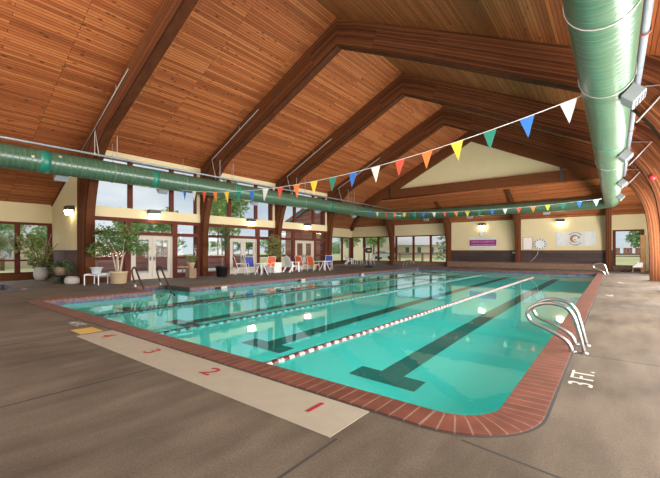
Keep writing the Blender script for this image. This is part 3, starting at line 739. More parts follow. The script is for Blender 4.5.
# thin sprinkler lines on the arch faces
spr = ['thin white sprinkler pipe on the nearest arch', 'thin white sprinkler pipe on the second arch', 'thin white sprinkler pipe on the third arch', 'thin white sprinkler pipe on the fourth arch']
for i in range(4):
    y = AY[i]-.04
    x0, x1 = ((-18.1, -13.6), (-16.9, -13.2), (-16.9, -13.2), (-16.9, -13.2))[i]
    z = lambda x: roofz(x)-.32
    P = [(x1, y, z(x1)), (x0, y, z(x0))]+([] if i == 0 else [(x0+.35, y, 5.2)])
    b = MB(); b.tube(P, .022, 6); o = tag(b.build('sprinkler_pipe', M['thinpipe']), spr[i], 'pipe', 'sprinkler pipes')
    b = MB(); b.tube([(-14.6, y, z(-14.6)), (-14.6, y-.02, z(-14.6)+.2)], .014, 5); b.build('sprinkler_head', M['thinpipe'], o)
    if i == 0:
        b = MB(); b.tube([(-16.6, y, z(-16.6)), (-16.2, y, 5.15)], .018, 5); b.build('drop_pipe', M['thinpipe'], o)
spr = ['thin pale pipe strut below the right duct on the second arch', 'thin pale pipe strut below the right duct on the third arch', 'thin pale pipe strut below the right duct on the fourth arch']
for i in range(1, 4):
    y = AY[i]-.05
    b = MB(); b.tube([(.42, y, 4.5), (1.05, y, 5.25), (.45, y, 5.35)], .02, 6); tag(b.build('pipe_strut', M['thinpipe']), spr[i-1], 'pipe', 'pipe struts')
o = MB().lathe([(.0, 0), (.1, 0), (.1, .03), (.085, .06), (.05, .08), (0, .085)], 16); o = o.build('alarm_bell', M['alarm']); o.rotation_euler = (PI/2, 0, 0); o.location = (1.08, AY[2], 4.0)
tag(o, 'round red fire alarm dome on the right side of an arch', 'alarm')

# ------------------------------------------------------------------ sconces
def sconce(x, y, z, rz, label, power=35):
    t = thing('wall_sconce', label, 'lamp', (x, y, z), rz, 'wall sconces')
    b = MB(); b.prism([(0, -.26, -.12), (.05, -.26, -.2), (.05, -.26, .2), (0, -.26, .2)], (0, .52, 0)); b.box((.12, 0, .12), (.26, .56, .2), bev=.01); b.build('housing', M['darkmetal'], t)
    b = MB(); b.prism([(.03, -.24, .02), (.25, -.24, .02), (.20, -.24, -.17), (.03, -.24, -.2)], (0, .48, 0)); b.build('lens', M['lamp'], t)
sconce(GX+.1, 8.88, 3.2, 0, 'lit wall sconce above the french doors by the tall ficus')
sconce(GX+.1, 15.0, 3.2, 0, 'lit wall sconce above the doors behind the red and blue chairs')
sconce(GX+.1, 20.3, 3.2, 0, 'lit wall sconce above the doors behind the orange chairs')
sconce(-19.75, 5.97, 3.25, -PI/2, 'lit wall sconce on the cream return wall of the left alcove')
sconce(-9.0, YB, 3.55, -PI/2, 'lit wall sconce above the small wall clock', 40)
sconce(-3.25, YB, 3.6, -PI/2, 'lit wall sconce above the logo banner', 40)

# ------------------------------------------------------------------ far wall fittings
def wall_clock(x, z, r, label, big):
    t = thing('wall_clock', label, 'clock', (x, YB-.0, z))
    X90 = Matrix.Rotation(PI/2, 4, 'X')
    def disc(r0, y0, y1, m, name):
        b = MB(); b.lathe([(0, 0), (r0, 0), (r0, y1-y0), (0, y1-y0)], 32, smooth=False); o = b.build(name, m, t); o.data.transform(X90); o.location = (0, -y0, 0)
    disc(r, .0, .05, M['fixture'] if not big else M['blue_print'], 'rim'); disc(r*.86 if not big else r*.97, .05, .056, M['white'], 'dial')
    b = MB()
    for k in range(12):
        a = PI*k/6; c = Vector((math.sin(a)*r*.8, -.06, math.cos(a)*r*.8)); w = r*(.2 if big else .08)
        b.box(c, (w, .006, w), rot=Matrix.Rotation(a, 3, 'Y'))
    b.build('hour_marks', M['blue_print'], t)
    for a, l, w in ((2.2, .55, .05), (.6, .75, .04)):
        b = MB(); b.bar((0, -.066, 0), (math.sin(a)*r*l, -.066, math.cos(a)*r*l), r*w*1.4, .006); b.build('hand', M['dark_print'], t)
wall_clock(-9.0, 2.85, .24, 'small round wall clock above the purple banner', False)
wall_clock(-4.62, 1.92, .44, 'large round pace clock beside the whiteboard', True)
t = thing('purple_sign', 'purple banner with pale lettering between two white strips', 'sign', (-8.95, YB, 2.06))
b = MB(); b.b2((-1.12, -.03, -.5), (1.12, 0, .5)); b.build('backing', M['banner'], t)
b = MB(); b.b2((-1.1, -.036, -.24), (1.1, -.03, .28)); b.build('purple_panel', M['purple'], t)
b = MB()   # illegible lettering: short pale strokes
random.seed(3); x = -.95
while x < .95:
    w = random.uniform(.05, .11); b.b2((x, -.04, .04), (x+w*.35, -.036, .2)); b.b2((x, -.04, .15 if random.random() < .5 else .04), (x+w, -.036, .19 if random.random() < .5 else .08)); x += w+.05
x = -.98
while x < .98:
    w = random.uniform(.03, .07); b.b2((x, -.04, -.16), (x+w, -.036, -.1)); x += w+.035
b.build('lettering', M['pale_print'], t)
b = MB(); x = -.6
while x < .6: w = random.uniform(.03, .08); b.b2((x, -.034, .36), (x+w, -.03, .42)); b.b2((x, -.034, -.40), (x+w, -.03, -.36)); x += w+.04
b.build('small_print', M['fixture'], t)
t = thing('whiteboard', 'white notice board with a thin wooden frame left of the pace clock', 'board', (-5.5, YB, 1.98))
b = MB(); b.b2((-.34, -.02, -.52), (.34, 0, .52)); b.build('frame', M['clamp'], t)
b = MB(); b.b2((-.31, -.026, -.49), (.31, -.02, .49)); b.build('panel', mat('board_white', (.66, .62, .62), .4), t)
t = thing('logo_banner', 'white vinyl banner with a round brown logo', 'banner', (-2.3, YB, 2.3))
def bannermesh():
    b = MB(); nx = 16
    def y(u): return -.02-.012*math.sin(u*19)
    for i in range(nx):
        u, v = i/nx, (i+1)/nx
        b.face([(-1.28+2.56*u, y(u), -.52), (-1.28+2.56*v, y(v), -.52), (-1.28+2.56*v, y(v), .52), (-1.28+2.56*u, y(u), .52)], smooth=True)
        b.face([(-1.28+2.56*u, y(u)+.008, -.52), (-1.28+2.56*u, y(u)+.008, .52), (-1.28+2.56*v, y(v)+.008, .52), (-1.28+2.56*v, y(v)+.008, -.52)])
    return b
bannermesh().build('vinyl_sheet', M['banner'], t, fixn=False)
def polar(r, a): return (r*math.cos(math.radians(a)), -.05, r*math.sin(math.radians(a)))
b = MB(); N = 22; out = []; inn = []
for i in range(N+1):       # brown crescent curling like a prancing animal
    a = 40+270*i/N; w = .12*math.sin(PI*min(1, i/N*1.1))+.035
    out.append(polar(.25+w*.55, a)); inn.append(polar(.25-w*.55, a))
for i in range(N): b.prism([out[i], out[i+1], inn[i+1], inn[i]], (0, .01, 0))
b.prism([polar(.30, 40), polar(.34, 22), polar(.24, 0), polar(.14, 30)], (0, .01, 0)); b.prism([polar(.1, 200), polar(.16, 260), polar(.06, 330)], (0, .01, 0))
b.build('emblem', M['logo'], t)
b = MB()
for a0, a1 in ((35, 145), (215, 325)):
    n = 12
    for i in range(n):
        a = a0+(a1-a0)*i/n; d = (a1-a0)/n*.62
        b.prism([polar(.43, a), polar(.43, a+d), polar(.49, a+d), polar(.49, a)], (0, .01, 0))
b.build('lettering', M['dark_print'], t)
b = MB(); b.tube([(-4.75, YB-.05, 1.4), (-4.8, YB-.07, 1.1), (-5.05, YB-.06, .75), (-5.3, YB-.06, .5)], .012, 5); tag(b.build('power_cord', M['cord']), 'white cord hanging down the wainscot from the pace clock', 'cord')
b = MB(); b.b2((-6.6, YB-.07, 1.18), (-6.42, YB-.03, 1.3)); tag(b.build('outlet_box', M['white']), 'small white outlet box on the dark wainscot', 'outlet')
for x, sd in ((-10.9, 0), (-8.1, 0)): pass

# ------------------------------------------------------------------ pennants
ORDER = ['white', 'blue', 'green', 'yellow', 'orange', 'red']
def pennants(label, y, xa, xb, za, zb, sag, x_first, step, w, h, count):
    t = thing('pennant_string', label, 'pennants', (0, y, 0))
    def z(x):
        u = (x-xa)/(xb-xa); return za+(zb-za)*u-sag*4*u*(1-u)
    n = 40; b = MB(); b.tube([(xa+(xb-xa)*i/n, 0, z(xa+(xb-xa)*i/n)) for i in range(n+1)], .009, 5); b.build('cord', M['cord'], t)
    for k in range(count):
        x = x_first-step*k
        if x-w < min(xa, xb): break
        c = ORDER[k % 6]; b = MB(); zz = z(x); tw = random.uniform(-.06, .06)
        b.prism([(x-w/2, -.004, z(x-w/2)), (x+w/2, -.004, z(x+w/2)), (x+tw*.3, tw-.004, zz-h)], (0, .004, 0))
        f = b.build('pennant', PENN[c], t); f['label'] = '%s triangular pennant' % c
pennants('near string of coloured pennants stretched across the pool', 8.95, -15.78, -.5, 4.22, 4.55, .75, -.74, .765, .30, .45, 20)
pennants('far string of coloured pennants stretched before the far duct', 23.2, -15.78, -.5, 4.45, 4.06, .36, -.72, .72, .27, .34, 21)

# ------------------------------------------------------------------ lane ropes
def rope_mat(name, stops):
    m = mat(name, (.5, .5, .5), .4); n = m.node_tree.nodes; l = m.node_tree.links; b = n['Principled BSDF']
    tc = n.new('ShaderNodeTexCoord'); sp = n.new('ShaderNodeSeparateXYZ'); l.new(tc.outputs['Object'], sp.inputs[0])
    mu = n.new('ShaderNodeMath'); mu.operation = 'MULTIPLY'; mu.inputs[1].default_value = 1/.22; l.new(sp.outputs[1], mu.inputs[0])
    fr = n.new('ShaderNodeMath'); fr.operation = 'FRACT'; l.new(mu.outputs[0], fr.inputs[0])
    r = n.new('ShaderNodeValToRGB'); r.color_ramp.interpolation = 'CONSTANT'; e = r.color_ramp.elements; e[0].position = 0; e[0].color = (*stops[0], 1); e[1].position = .5; e[1].color = (*stops[1], 1)
    l.new(fr.outputs[0], r.inputs[0]); l.new(r.outputs[0], b.inputs['Base Color']); return m
def lane_rope(x, label, m, y1=PY1, m_end=None):
    t = thing('lane_rope', label, 'rope', (x, 0, WZ), group='lane ropes')
    def floats(a, c, mm, nm):
        b = MB(); P = []; R_ = []; n = int((c-a)/.15)
        for i in range(n):
            y0 = a+(c-a)*i/n; d = (c-a)/n
            for f, r in ((.02, .022), (.1, .04), (.85, .04), (.95, .022)): P.append((0, y0+d*f, .005)); R_.append(r)
        b.tube(P, R_, 8); b.build(nm, mm, t)
    e = y1-5.6
    floats(PY0+.1, e, m, 'float_line'); floats(e, y1-3.7, m_end or m, 'end_floats')
    b = MB(); b.tube([(0, PY0-.05, .05), (0, y1+.02, .05)], .008, 5); b.build('cable', M['darkmetal'], t)
lane_rope(-3.78, 'red and white lane rope nearest the camera', rope_mat('red_white_floats', ((.10, .012, .016), (.42, .34, .31))), m_end=mat('red_floats', (.30, .07, .06), .4))
lane_rope(-6.76, 'dark green and pale lane rope in the middle of the pool', rope_mat('green_pale_floats', ((.012, .05, .045), (.05, .22, .20))))
lane_rope(-9.72, 'dark lane rope nearest the left side of the pool', rope_mat('dark_floats', ((.008, .04, .038), (.014, .06, .055))))

# ------------------------------------------------------------------ ladders and handrails
def ladder(x, y, rz, label):
    """two hoop rails; local +x is the deck side"""
    t = thing('pool_ladder', label, 'ladder', (x, y, 0), rz, 'chrome pool ladders')
    for s in (-1, 1):
        P = catmull([(.14, s*.26, 0), (.06, s*.26, .34), (.0, s*.26, .52), (-.11, s*.26, .63), (-.32, s*.26, .655), (-.50, s*.26, .58), (-.565, s*.26, .47), (-.50, s*.26, .36), (-.30, s*.26, .28), (-.07, s*.26, .14), (-.0, s*.26, 0)], 5)
        b = MB(); b.tube(P, .027, 10); b.build('rail', M['chrome'], t)
        for x_ in (.14, 0):
            b = MB(); b.lathe([(.0, .0), (.05, 0), (.05, .012), (.03, .02), (0, .02)], 12, (x_, s*.26, .0)); b.build('flange', M['chrome'], t)
    return t
# near ladder is placed so that its hoops lean over the water
ladder(-.46, 6.38, 0, 'chrome hoop handrails of the ladder nearest the camera')
ladder(-.42, 27.3, 0, 'small chrome ladder rails at the far right pool corner')
ladder(-13.2, 26.9, PI, 'small chrome ladder rails at the far left pool corner')
def stair_rail(y, label, xo=0):
    t = thing('stair_handrail', label, 'handrail', (xo, y, 0), 0, 'dark handrails at the pool steps')
    P = catmull([(-13.98, 0, 0), (-14.04, 0, .2), (-14.22, 0, .52), (-14.24, 0, .68), (-14.1, 0, .79), (-13.95, 0, .74), (-13.75, 0, .5), (-13.4, 0, .1), (-13.15, 0, -.2), (-13.0, 0, -.4), (-12.95, 0, -.9)], 4)
    b = MB(); b.tube(P, .033, 8); b.build('rail', M['bronze'], t)
    b = MB(); b.tube([(-13.98, 0, -.03), (-13.98, 0, .22)], .042, 10); b.build('chrome_sleeve', M['chrome'], t)
stair_rail(6.22, 'dark bronze handrail at the pool steps, the left of the two'); stair_rail(7.15, 'dark bronze handrail at the pool steps, the right of the two', .05)

# ------------------------------------------------------------------ plants
def pot(prof, m, t, name='pot', n=18):
    MB().lathe(prof, n).build(name, m, t)
def blob_pts(n, c, r, shell=.55):
    out = []
    for _ in range(n):
        while True:
            v = Vector((random.uniform(-1, 1), random.uniform(-1, 1), random.uniform(-1, 1)))
            if shell < v.length <= 1: break
        out.append((c[0]+v.x*r[0], c[1]+v.y*r[1], c[2]+v.z*r[2]))
    return out
random.seed(11)
# tall ficus in a beige tub
t = thing('potted_ficus', 'tall ficus with pale braided stems in a beige tub', 'plant', (-16.8, 6.78, 0))
pot([(0, 0), (.26, 0), (.30, .04), (.34, .46), (.36, .47), (.36, .52), (.31, .52), (.31, .44), (0, .44)], M['tub'], t, 'tub')
b = MB()
for k in range(5):
    a = k*1.3; b.tube(catmull([(.06*math.cos(a), .06*math.sin(a), .4), (.14*math.cos(a+.6), .14*math.sin(a+.6), .85), (.25*math.cos(a+.3), .25*math.sin(a+.3), 1.3), (.6*math.cos(a), .6*math.sin(a), 1.9)], 4), [.04-.0018*i for i in range(13)], 7)
b.build('stems', M['palebark'], t)
b = MB(); random.seed(5)
for c, r, n in (((0, 0, 1.75), (.85, .85, .42), 560), ((.1, .1, 2.15), (.72, .72, .45), 480), ((-.45, -.6, 1.45), (.45, .45, .3), 170), ((.45, .6, 1.5), (.5, .5, .3), 190), ((-.3, -.55, 2.2), (.35, .35, .4), 90)):
    b.leaves(blob_pts(n, c, r, .3), .15)
b.build('foliage', M['leaf'], t, fixn=False)
# white ceramic pot with shrub in the alcove corner
t = thing('potted_shrub', 'airy shrub in a white ceramic pot at the alcove corner', 'plant', (-21.75, 5.3, 0))
pot([(0, 0), (.22, 0), (.29, .18), (.30, .34), (.26, .56), (.28, .62), (.24, .62), (.22, .5), (0, .5)], M['ceramic'], t)
b = MB()
for k in range(4): a = k*1.7; b.tube([(.05*math.cos(a), .05*math.sin(a), .5), (.3*math.cos(a), .3*math.sin(a), 1.2), (.7*math.cos(a), .7*math.sin(a), 1.8)], .02, 5)
b.tube([(.1, 0, .5), (.6, .1, 1.6), (1.05, .12, 2.2)], .02, 5); b.build('stems', M['bark'], t)
b = MB(); b.leaves(blob_pts(230, (-.3, -.7, 1.75), (.8, .9, .5), .2), .2); b.leaves(blob_pts(150, (.2, -.1, 1.25), (.6, .6, .6), .2), .2); b.leaves(blob_pts(120, (0, 0, .8), (.5, .5, .25), .2), .2); b.build('foliage', M['leaf2'], t, fixn=False)
# fern on a dark stand
t = thing('potted_fern', 'bushy fern in a beige pot on a leafy dark stand', 'plant', (-18.95, 5.3, 0))
b = MB(); b.lathe([(0, 0), (.24, 0), (.24, .05), (.1, .12), (.12, .3), (.24, .36), (0, .36)], 12); b.build('stand', M['soil'], t)
pot([(0, .36), (.2, .36), (.27, .7), (.23, .7), (.2, .62), (0, .62)], M['bark'], t)
def fronds(n, r, z, droop, base, size=.12):
    b = MB()
    for k in range(n):
        a = random.uniform(0, 2*PI); rr = r*random.uniform(.5, 1); zz = random.uniform(.15, .35)
        pts = catmull([(0, 0, z), (rr*.5*math.cos(a), rr*.5*math.sin(a), z+zz), (rr*math.cos(a), rr*math.sin(a), z+zz*.3-droop*random.random())], 4)
        for p in pts[1:]: b.leaves([p, p+Vector((.03, .03, 0))], size, .3, .35)
    return b
b = fronds(42, .62, .66, .3, 0); b.leaves(blob_pts(120, (0, 0, .2), (.35, .35, .22), .3), .13); b.build('foliage', M['leafd'], t, fixn=False)
o = MB().lathe([(0, 0), (.34, 0), (.40, .07), (.40, .24), (.34, .34), (.2, .4), (0, .41)], 18).build('floor_cushion', M['concrete_block']); o.location = (-18.25, 5.52, 0); o.scale = (.7, .7, .8)
tag(o, 'low pale rounded block at the foot of the nearest timber column', 'block')
# white side table with small pot
def side_table(loc, rz, label):
    t = thing('side_table', label, 'table', loc, rz)
    b = MB(); b.b2((-.27, -.32, .40), (.27, .32, .43), bev=.008); b.build('table_top', M['whiteplastic'], t)
    for sx in (-1, 1):
        b = MB(); b.tube(catmull([(sx*.27, -.36, 0), (sx*.27, -.36, .36), (sx*.27, -.30, .44), (sx*.27, .30, .44), (sx*.27, .36, .36), (sx*.27, .36, 0)], 4), .022, 8); b.build('leg_frame', M['whiteplastic'], t)
    return t
side_table((-16.95, 5.98, 0), .75, 'low white tube frame side table below the timber column')
t = thing('flower_pot', 'small pale grey pot standing on the white side table', 'pot', (-16.95, 5.98, .44))
pot([(0, 0), (.13, 0), (.16, .05), (.2, .24), (.24, .25), (.24, .28), (.19, .28), (.17, .2), (0, .2)], M['greypot'], t)
b = MB(); b.leaves(blob_pts(10, (0, 0, .3), (.12, .12, .06), .1), .1); b.build('sprout', M['leaf'], t, fixn=False)
# wood pedestal with small plant
t = thing('plant_pedestal', 'rough brown wooden pedestal in front of the first glass bay', 'pedestal', (-17.25, 10.45, 0))
b = MB(); b.b2((-.2, -.2, 0), (.2, .2, .5), bev=.02); b.build('post', M['bark'], t)
t = thing('potted_plant', 'small leafy plant in a tan pot on the wooden pedestal', 'plant', (-17.25, 10.45, .5))
pot([(0, 0), (.13, 0), (.19, .25), (.21, .26), (.21, .3), (.17, .3), (0, .24)], M['tub'], t)
b = MB(); b.leaves(blob_pts(90, (0, 0, .48), (.32, .32, .24), .1), .13); b.build('foliage', M['leaf'], t, fixn=False)
# black tub with a tall narrow tree
t = thing('potted_tree', 'tall narrow hanging tree in a black tub', 'plant', (-17.0, 12.15, 0))
pot([(0, 0), (.27, 0), (.33, .5), (.35, .5), (.35, .56), (.29, .56), (.28, .48), (0, .48)], M['black'], t, 'tub')
b = MB(); b.tube(catmull([(0, 0, .45), (.03, .02, 1.1), (0, .05, 1.7), (.02, .08, 2.3), (.1, .12, 2.75)], 4), .022, 7); b.tube([(0, .02, 1.5), (-.2, -.35, 1.75)], .015, 5); b.build('stem', M['bark'], t)
b = MB(); b.leaves(blob_pts(330, (.1, .12, 2.2), (.26, .26, .72), .1), .14); b.leaves(blob_pts(70, (.1, .14, 1.65), (.2, .2, .35), .1), .13); b.leaves(blob_pts(45, (-.2, -.35, 1.75), (.2, .22, .16), .1), .12); b.build('foliage', M['leafd'], t, fixn=False)
# planter box with bush
t = thing('planter_bush', 'big olive bush in a white planter box', 'plant', (-17.3, 16.35, 0))
b = MB(); b.b2((-.34, -.34, 0), (.34, .34, .66), bev=.02); b.build('planter_box', M['white'], t)
b = MB(); b.b2((-.3, -.3, .655), (.3, .3, .668)); b.build('soil', M['soil'], t)
b = MB(); [b.tube([(0, 0, .66), (.3*math.cos(k*2.1), .3*math.sin(k*2.1), 1.5)], .02, 5) for k in range(4)]; b.build('stems', M['bark'], t)
b = MB(); b.leaves(blob_pts(560, (0, 0, 1.5), (.62, .70, .72), .15), .15); b.leaves(blob_pts(150, (0, 0, 2.1), (.35, .4, .4), .1), .12); b.build('foliage', M['leaf2'], t, fixn=False)
t = thing('potted_plant', 'low green pot plant between the orange and blue chairs', 'plant', (-17.55, 20.6, 0))
pot([(0, 0), (.15, 0), (.2, .3), (.22, .33), (.18, .33), (0, .28)], M['tub'], t)
b = MB(); b.leaves(blob_pts(120, (0, 0, .62), (.4, .5, .32), .1), .16); b.build('foliage', M['leaf'], t, fixn=False)

# ------------------------------------------------------------------ patio furniture
def lawn_chair(loc, rz, fab, label):
    """faces local +x"""
    t = thing('patio_chair', label, 'chair', loc, rz, 'mesh patio chairs')
    b = MB(); b.prism([(-.22, -.24, .42), (.26, -.24, .44), (.26, -.24, .455), (-.22, -.24, .435)], (0, .48, 0)); b.build('seat', fab, t)
    b = MB(); b.prism([(-.22, -.24, .44), (-.24, -.24, .44), (-.42, -.24, 1.02), (-.40, -.24, 1.02)], (0, .48, 0)); b.build('backrest', fab, t)
    for s in (-1, 1):
        y = s*.265
        b = MB(); b.tube(catmull([(.34, y, 0), (.30, y, .42), (.26, y, .63), (-.05, y, .66), (-.30, y, .64)], 3), .016, 6); b.build('front_leg', M['whiteplastic'], t)
        b = MB(); b.tube([(-.36, y, 0), (-.12, y, .43)], .016, 6); b.build('rear_leg', M['whiteplastic'], t)
        b = MB(); b.tube([(.30, y, .43), (-.22, y, .42), (-.42, y, 1.04)], .016, 6); b.build('side_frame', M['whiteplastic'], t)
    b = MB(); b.tube([(-.42, -.265, 1.04), (-.42, .265, 1.04)], .016, 6); b.build('top_bar', M['whiteplastic'], t)
    b = MB(); b.tube([(.3, -.265, .43), (.3, .265, .43)], .016, 6); b.build('front_bar', M['whiteplastic'], t)
    return t
def patio_table(loc, r, label):
    t = thing('patio_table', label, 'table', loc, 0, 'white patio tables')
    MB().lathe([(0, .63), (r*.96, .63), (r, .645), (r, .665), (r*.96, .68), (0, .68)], 24).build('table_top', M['whiteplastic'], t)
    for k in range(4):
        a = PI/4+k*PI/2; c, s = math.cos(a), math.sin(a)
        b = MB(); b.tube(catmull([(c*.12, s*.12, .63), (c*.2, s*.2, .4), (c*.24, s*.24, .28), (c*r*.85, s*r*.85, 0)], 4), .024, 6); b.build('leg', M['whiteplastic'], t)
    return t
def adirondack(loc, rz, label):
    t = thing('adirondack_chair', label, 'chair', loc, rz, 'white slatted plastic chairs')
    for k in range(5):
        y = -.2+.1*k; h = .98-.05*abs(k-2)
        b = MB(); b.prism([(-.16, y-.046, .34), (-.19, y-.046, .34), (-.44, y-.046, h), (-.41, y-.046, h)], (0, .092, 0)); b.build('back_slat', M['whiteplastic'], t)
    b = MB(); b.prism([(-.2, -.25, .32), (.34, -.25, .40), (.36, -.25, .36), (.34, -.25, .35), (-.2, -.25, .29)], (0, .5, 0)); b.build('seat', M['whiteplastic'], t)
    for s in (-1, 1):
        b = MB(); b.box((.05, s*.33, .585), (.66, .12, .03), bev=.01); b.build('arm', M['whiteplastic'], t)
        b = MB(); b.prism([(.28, s*.28-.02, 0), (.36, s*.28-.02, 0), (.34, s*.28-.02, .57), (.24, s*.28-.02, .57)], (0, .04, 0)); b.build('front_leg', M['whiteplastic'], t)
        b = MB(); b.prism([(-.48, s*.28-.02, 0), (-.38, s*.28-.02, 0), (-.08, s*.28-.02, .4), (-.22, s*.28-.02, .57), (-.28, s*.28-.02, .57), (-.2, s*.28-.02, .36)], (0, .04, 0)); b.build('rear_leg', M['whiteplastic'], t)
    return t
lawn_chair((-17.05, 13.45, 0), 1.15, M['red'], 'red backed patio chair left of the table with the blue chair')
lawn_chair((-17.15, 14.35, 0), -.35, M['blue'], 'blue patio chair next to the red patio chair')
patio_table((-16.2, 14.3, 0), .46, 'white round patio table between the blue and single orange chairs')
lawn_chair((-16.75, 15.4, 0), -1.2, M['orange'], 'single orange patio chair beside the white planter box')
adirondack((-16.85, 17.5, 0), 1.5, 'white plastic armchair alone right of the white planter box').scale = (1.12,)*3
lawn_chair((-17.1, 18.75, 0), 1.65, M['orange'], 'left orange chair of the pair at the far patio table')
lawn_chair((-16.5, 19.3, 0), 1.6, M['orange'], 'right orange chair of the pair at the far patio table')
patio_table((-16.2, 20.2, 0), .46, 'white round patio table between the orange pair and a blue chair')
lawn_chair((-16.6, 21.1, 0), -1.1, M['blue'], 'blue patio chair right of the orange pair')
adirondack((-21.6, 31.0, 0), .9, 'white plastic armchair in the far alcove behind the spa')
lawn_chair((-19.4, 31.6, 0), -1.9, M['white'], 'all white patio chair behind the black sign')
side_table((-20.6, 31.3, 0), .3, 'low white side table between two white chairs in the far alcove')
# black sign on post
t = thing('standing_sign', 'black sign on a black post near the far spa', 'sign', (-16.63, 26.8, 0), .75)
MB().lathe([(0, 0), (.38, 0), (.38, .06), (.3, .1), (.08, .12), (0, .12)], 20).build('base', M['black'], t)
b = MB(); b.tube([(0, 0, .1), (0, 0, 1.3)], .04, 8); b.build('post', M['black'], t)
b = MB(); b.box((0, 0, 1.43), (.54, .08, .46), bev=.035); b.prism([(-.26, -.03, 1.60), (-.26, -.03, 1.26), (-.40, -.03, 1.36), (-.40, -.03, 1.5)], (0, .06, 0)); b.build('panel', M['black'], t)
b = MB()
for x in (-.12, -.03, .06): b.b2((x, -.048, 1.38), (x+.06, -.04, 1.49))
b.build('lettering', M['whitepaint'], t)

# right end: upright board, towels and hose
t = thing('plywood_panel', 'tall plywood panel standing by the right far window', 'panel', (1.42, 32.2, 0))
b = MB(); b.b2((-.03, -.45, 0), (.25, .1, 2.45)); b.build('panel', M['door_wood'], t)
b = MB(); b.tube([(-.05, -.46, .9), (-.05, -.48, 1.3)], .02, 6); b.build('handle', M['darkmetal'], t)
t = thing('storage_stool', 'low dark stool under the white towels by the plywood panel', 'stool', (1.2, 30.6, 0))
b = MB(); b.b2((-.28, -.22, .30), (.28, .22, .34)); b.build('seat', M['bark'], t)
for sx in (-1, 1):
    for sy in (-1, 1): b = MB(); b.b2((sx*.24-.02, sy*.18-.02, 0), (sx*.24+.02, sy*.18+.02, .3)); b.build('leg', M['bark'], t)
z = .34
for k, (w, h, q) in enumerate(((.5, .1, 'lowest white folded towel on the dark stool'), (.42, .09, 'middle white folded towel on the dark stool'), (.3, .12, 'top white folded towel on the dark stool'))):
    b = MB(); b.box((0, 0, h/2), (w, .36, h), bev=.025); o = b.build('folded_towel', M['white']); o.location = (1.2+.05*k, 30.6, z); z += h; tag(o, q, 'towel', 'folded towels')
b = MB(); b.tube(catmull([(.35, 31.2, .03), (.6, 30.9, .12), (.85, 31.1, .03), (.6, 31.35, .1), (.4, 31.1, .03), (.65, 30.8, .03), (.95, 30.9, .2)], 5), .025, 6); tag(b.build('garden_hose', M['black']), 'coiled black hose on the floor below the right far window', 'hose')

# ------------------------------------------------------------------ outside
b = MB(); G0, G1, G2, G3 = AX-.1, XW+.1, YN-.1, YB+.1
for a, c, e, f_ in ((-140, G0, -60, 260), (G1, 60, -60, 260), (G0, G1, -60, G2), (G0, G1, G3, 260)): b.face([(a, e, -.12), (c, e, -.12), (c, f_, -.12), (a, f_, -.12)])
g = b.build('ground', M['grass']); struct(g)
b = MB(); b.b2((-26.5, 6.3, -.2), (GX-.1, 22.5, -.02)); struct(b.build('floor_patio', M['patio']))
def fence(p, q, h, label, m):
    t = thing('deck_fence', label, 'fence', (p[0], p[1], -.12)); d = Vector((q[0]-p[0], q[1]-p[1], 0)); n = max(1, round(d.length/2.4))
    t.rotation_euler = (0, 0, math.atan2(d.y, d.x)-PI/2); L_ = d.length
    b = MB(); b.b2((-.03, 0, .1), (.03, L_, h)); b.build('boards', m, t)
    for i in range(n+1): b = MB(); b.b2((-.06, L_*i/n-.06, 0), (.06, L_*i/n+.06, h+.05)); b.build('post', m, t)
    b = MB(); b.b2((-.08, 0, h+.05), (.08, L_, h+.1)); b.build('cap_rail', m, t)
fence((-26.4, 6.4), (-26.4, 22.4), 1.1, 'redwood board fence around the patio outside the glass wall', M['fence'])
def rail_fence(p, q, label):
    t = thing('rail_fence', label, 'fence', (p[0], p[1], -.12)); d = Vector((q[0]-p[0], q[1]-p[1], 0)); n = max(1, round(d.length/3)); L_ = d.length; t.rotation_euler = (0, 0, math.atan2(d.y, d.x)-PI/2)
    for i in range(n+1): b = MB(); b.b2((-.1, L_*i/n-.1, 0), (.1, L_*i/n+.1, 1.2)); b.build('post', M['bark'], t)
    b = MB(); b.b2((-.1, 0, 1.12), (.1, L_, 1.3)); b.build('top_rail', M['bark'], t)
rail_fence((-24, 41), (-9, 41), 'low timber rail fence outside the left far windows'); rail_fence((-4, 41), (6, 41), 'low timber rail fence outside the right far window')
def tree(loc, h, r, m, label, leafn=380, size=.45, conifer=False, trunk=.35):
    t = thing('garden_tree', label, 'tree', (*loc, -.12), group='trees outside')
    b = MB(); b.tube([(0, 0, 0), (.1, 0, h*.5), (0, .1, h*.8)], [.16, .12, .05], 7); b.build('trunk', M['bark'], t)
    b = MB()
    if conifer:
        for k in range(9):
            z = h*(.12+.1*k); rr = r*(1-k/9.5); b.leaves([(rr*q*math.cos(a), rr*q*math.sin(a), z-.25*q+random.uniform(-.1, .2)) for a, q in [(random.uniform(0, 2*PI), math.sqrt(random.random())) for _ in range(leafn//9)]], size)
    else:
        for k in range(7):
            a = random.uniform(0, 2*PI); q = random.uniform(.1, .55)*r; rr = r*random.uniform(.45, .65)
            b.leaves(blob_pts(leafn//7, (q*math.cos(a), q*math.sin(a), h*random.uniform(trunk+.12, .85)), (rr, rr, h*.2), .25), size)
    b.build('crown', m, t, fixn=False)
random.seed(21)
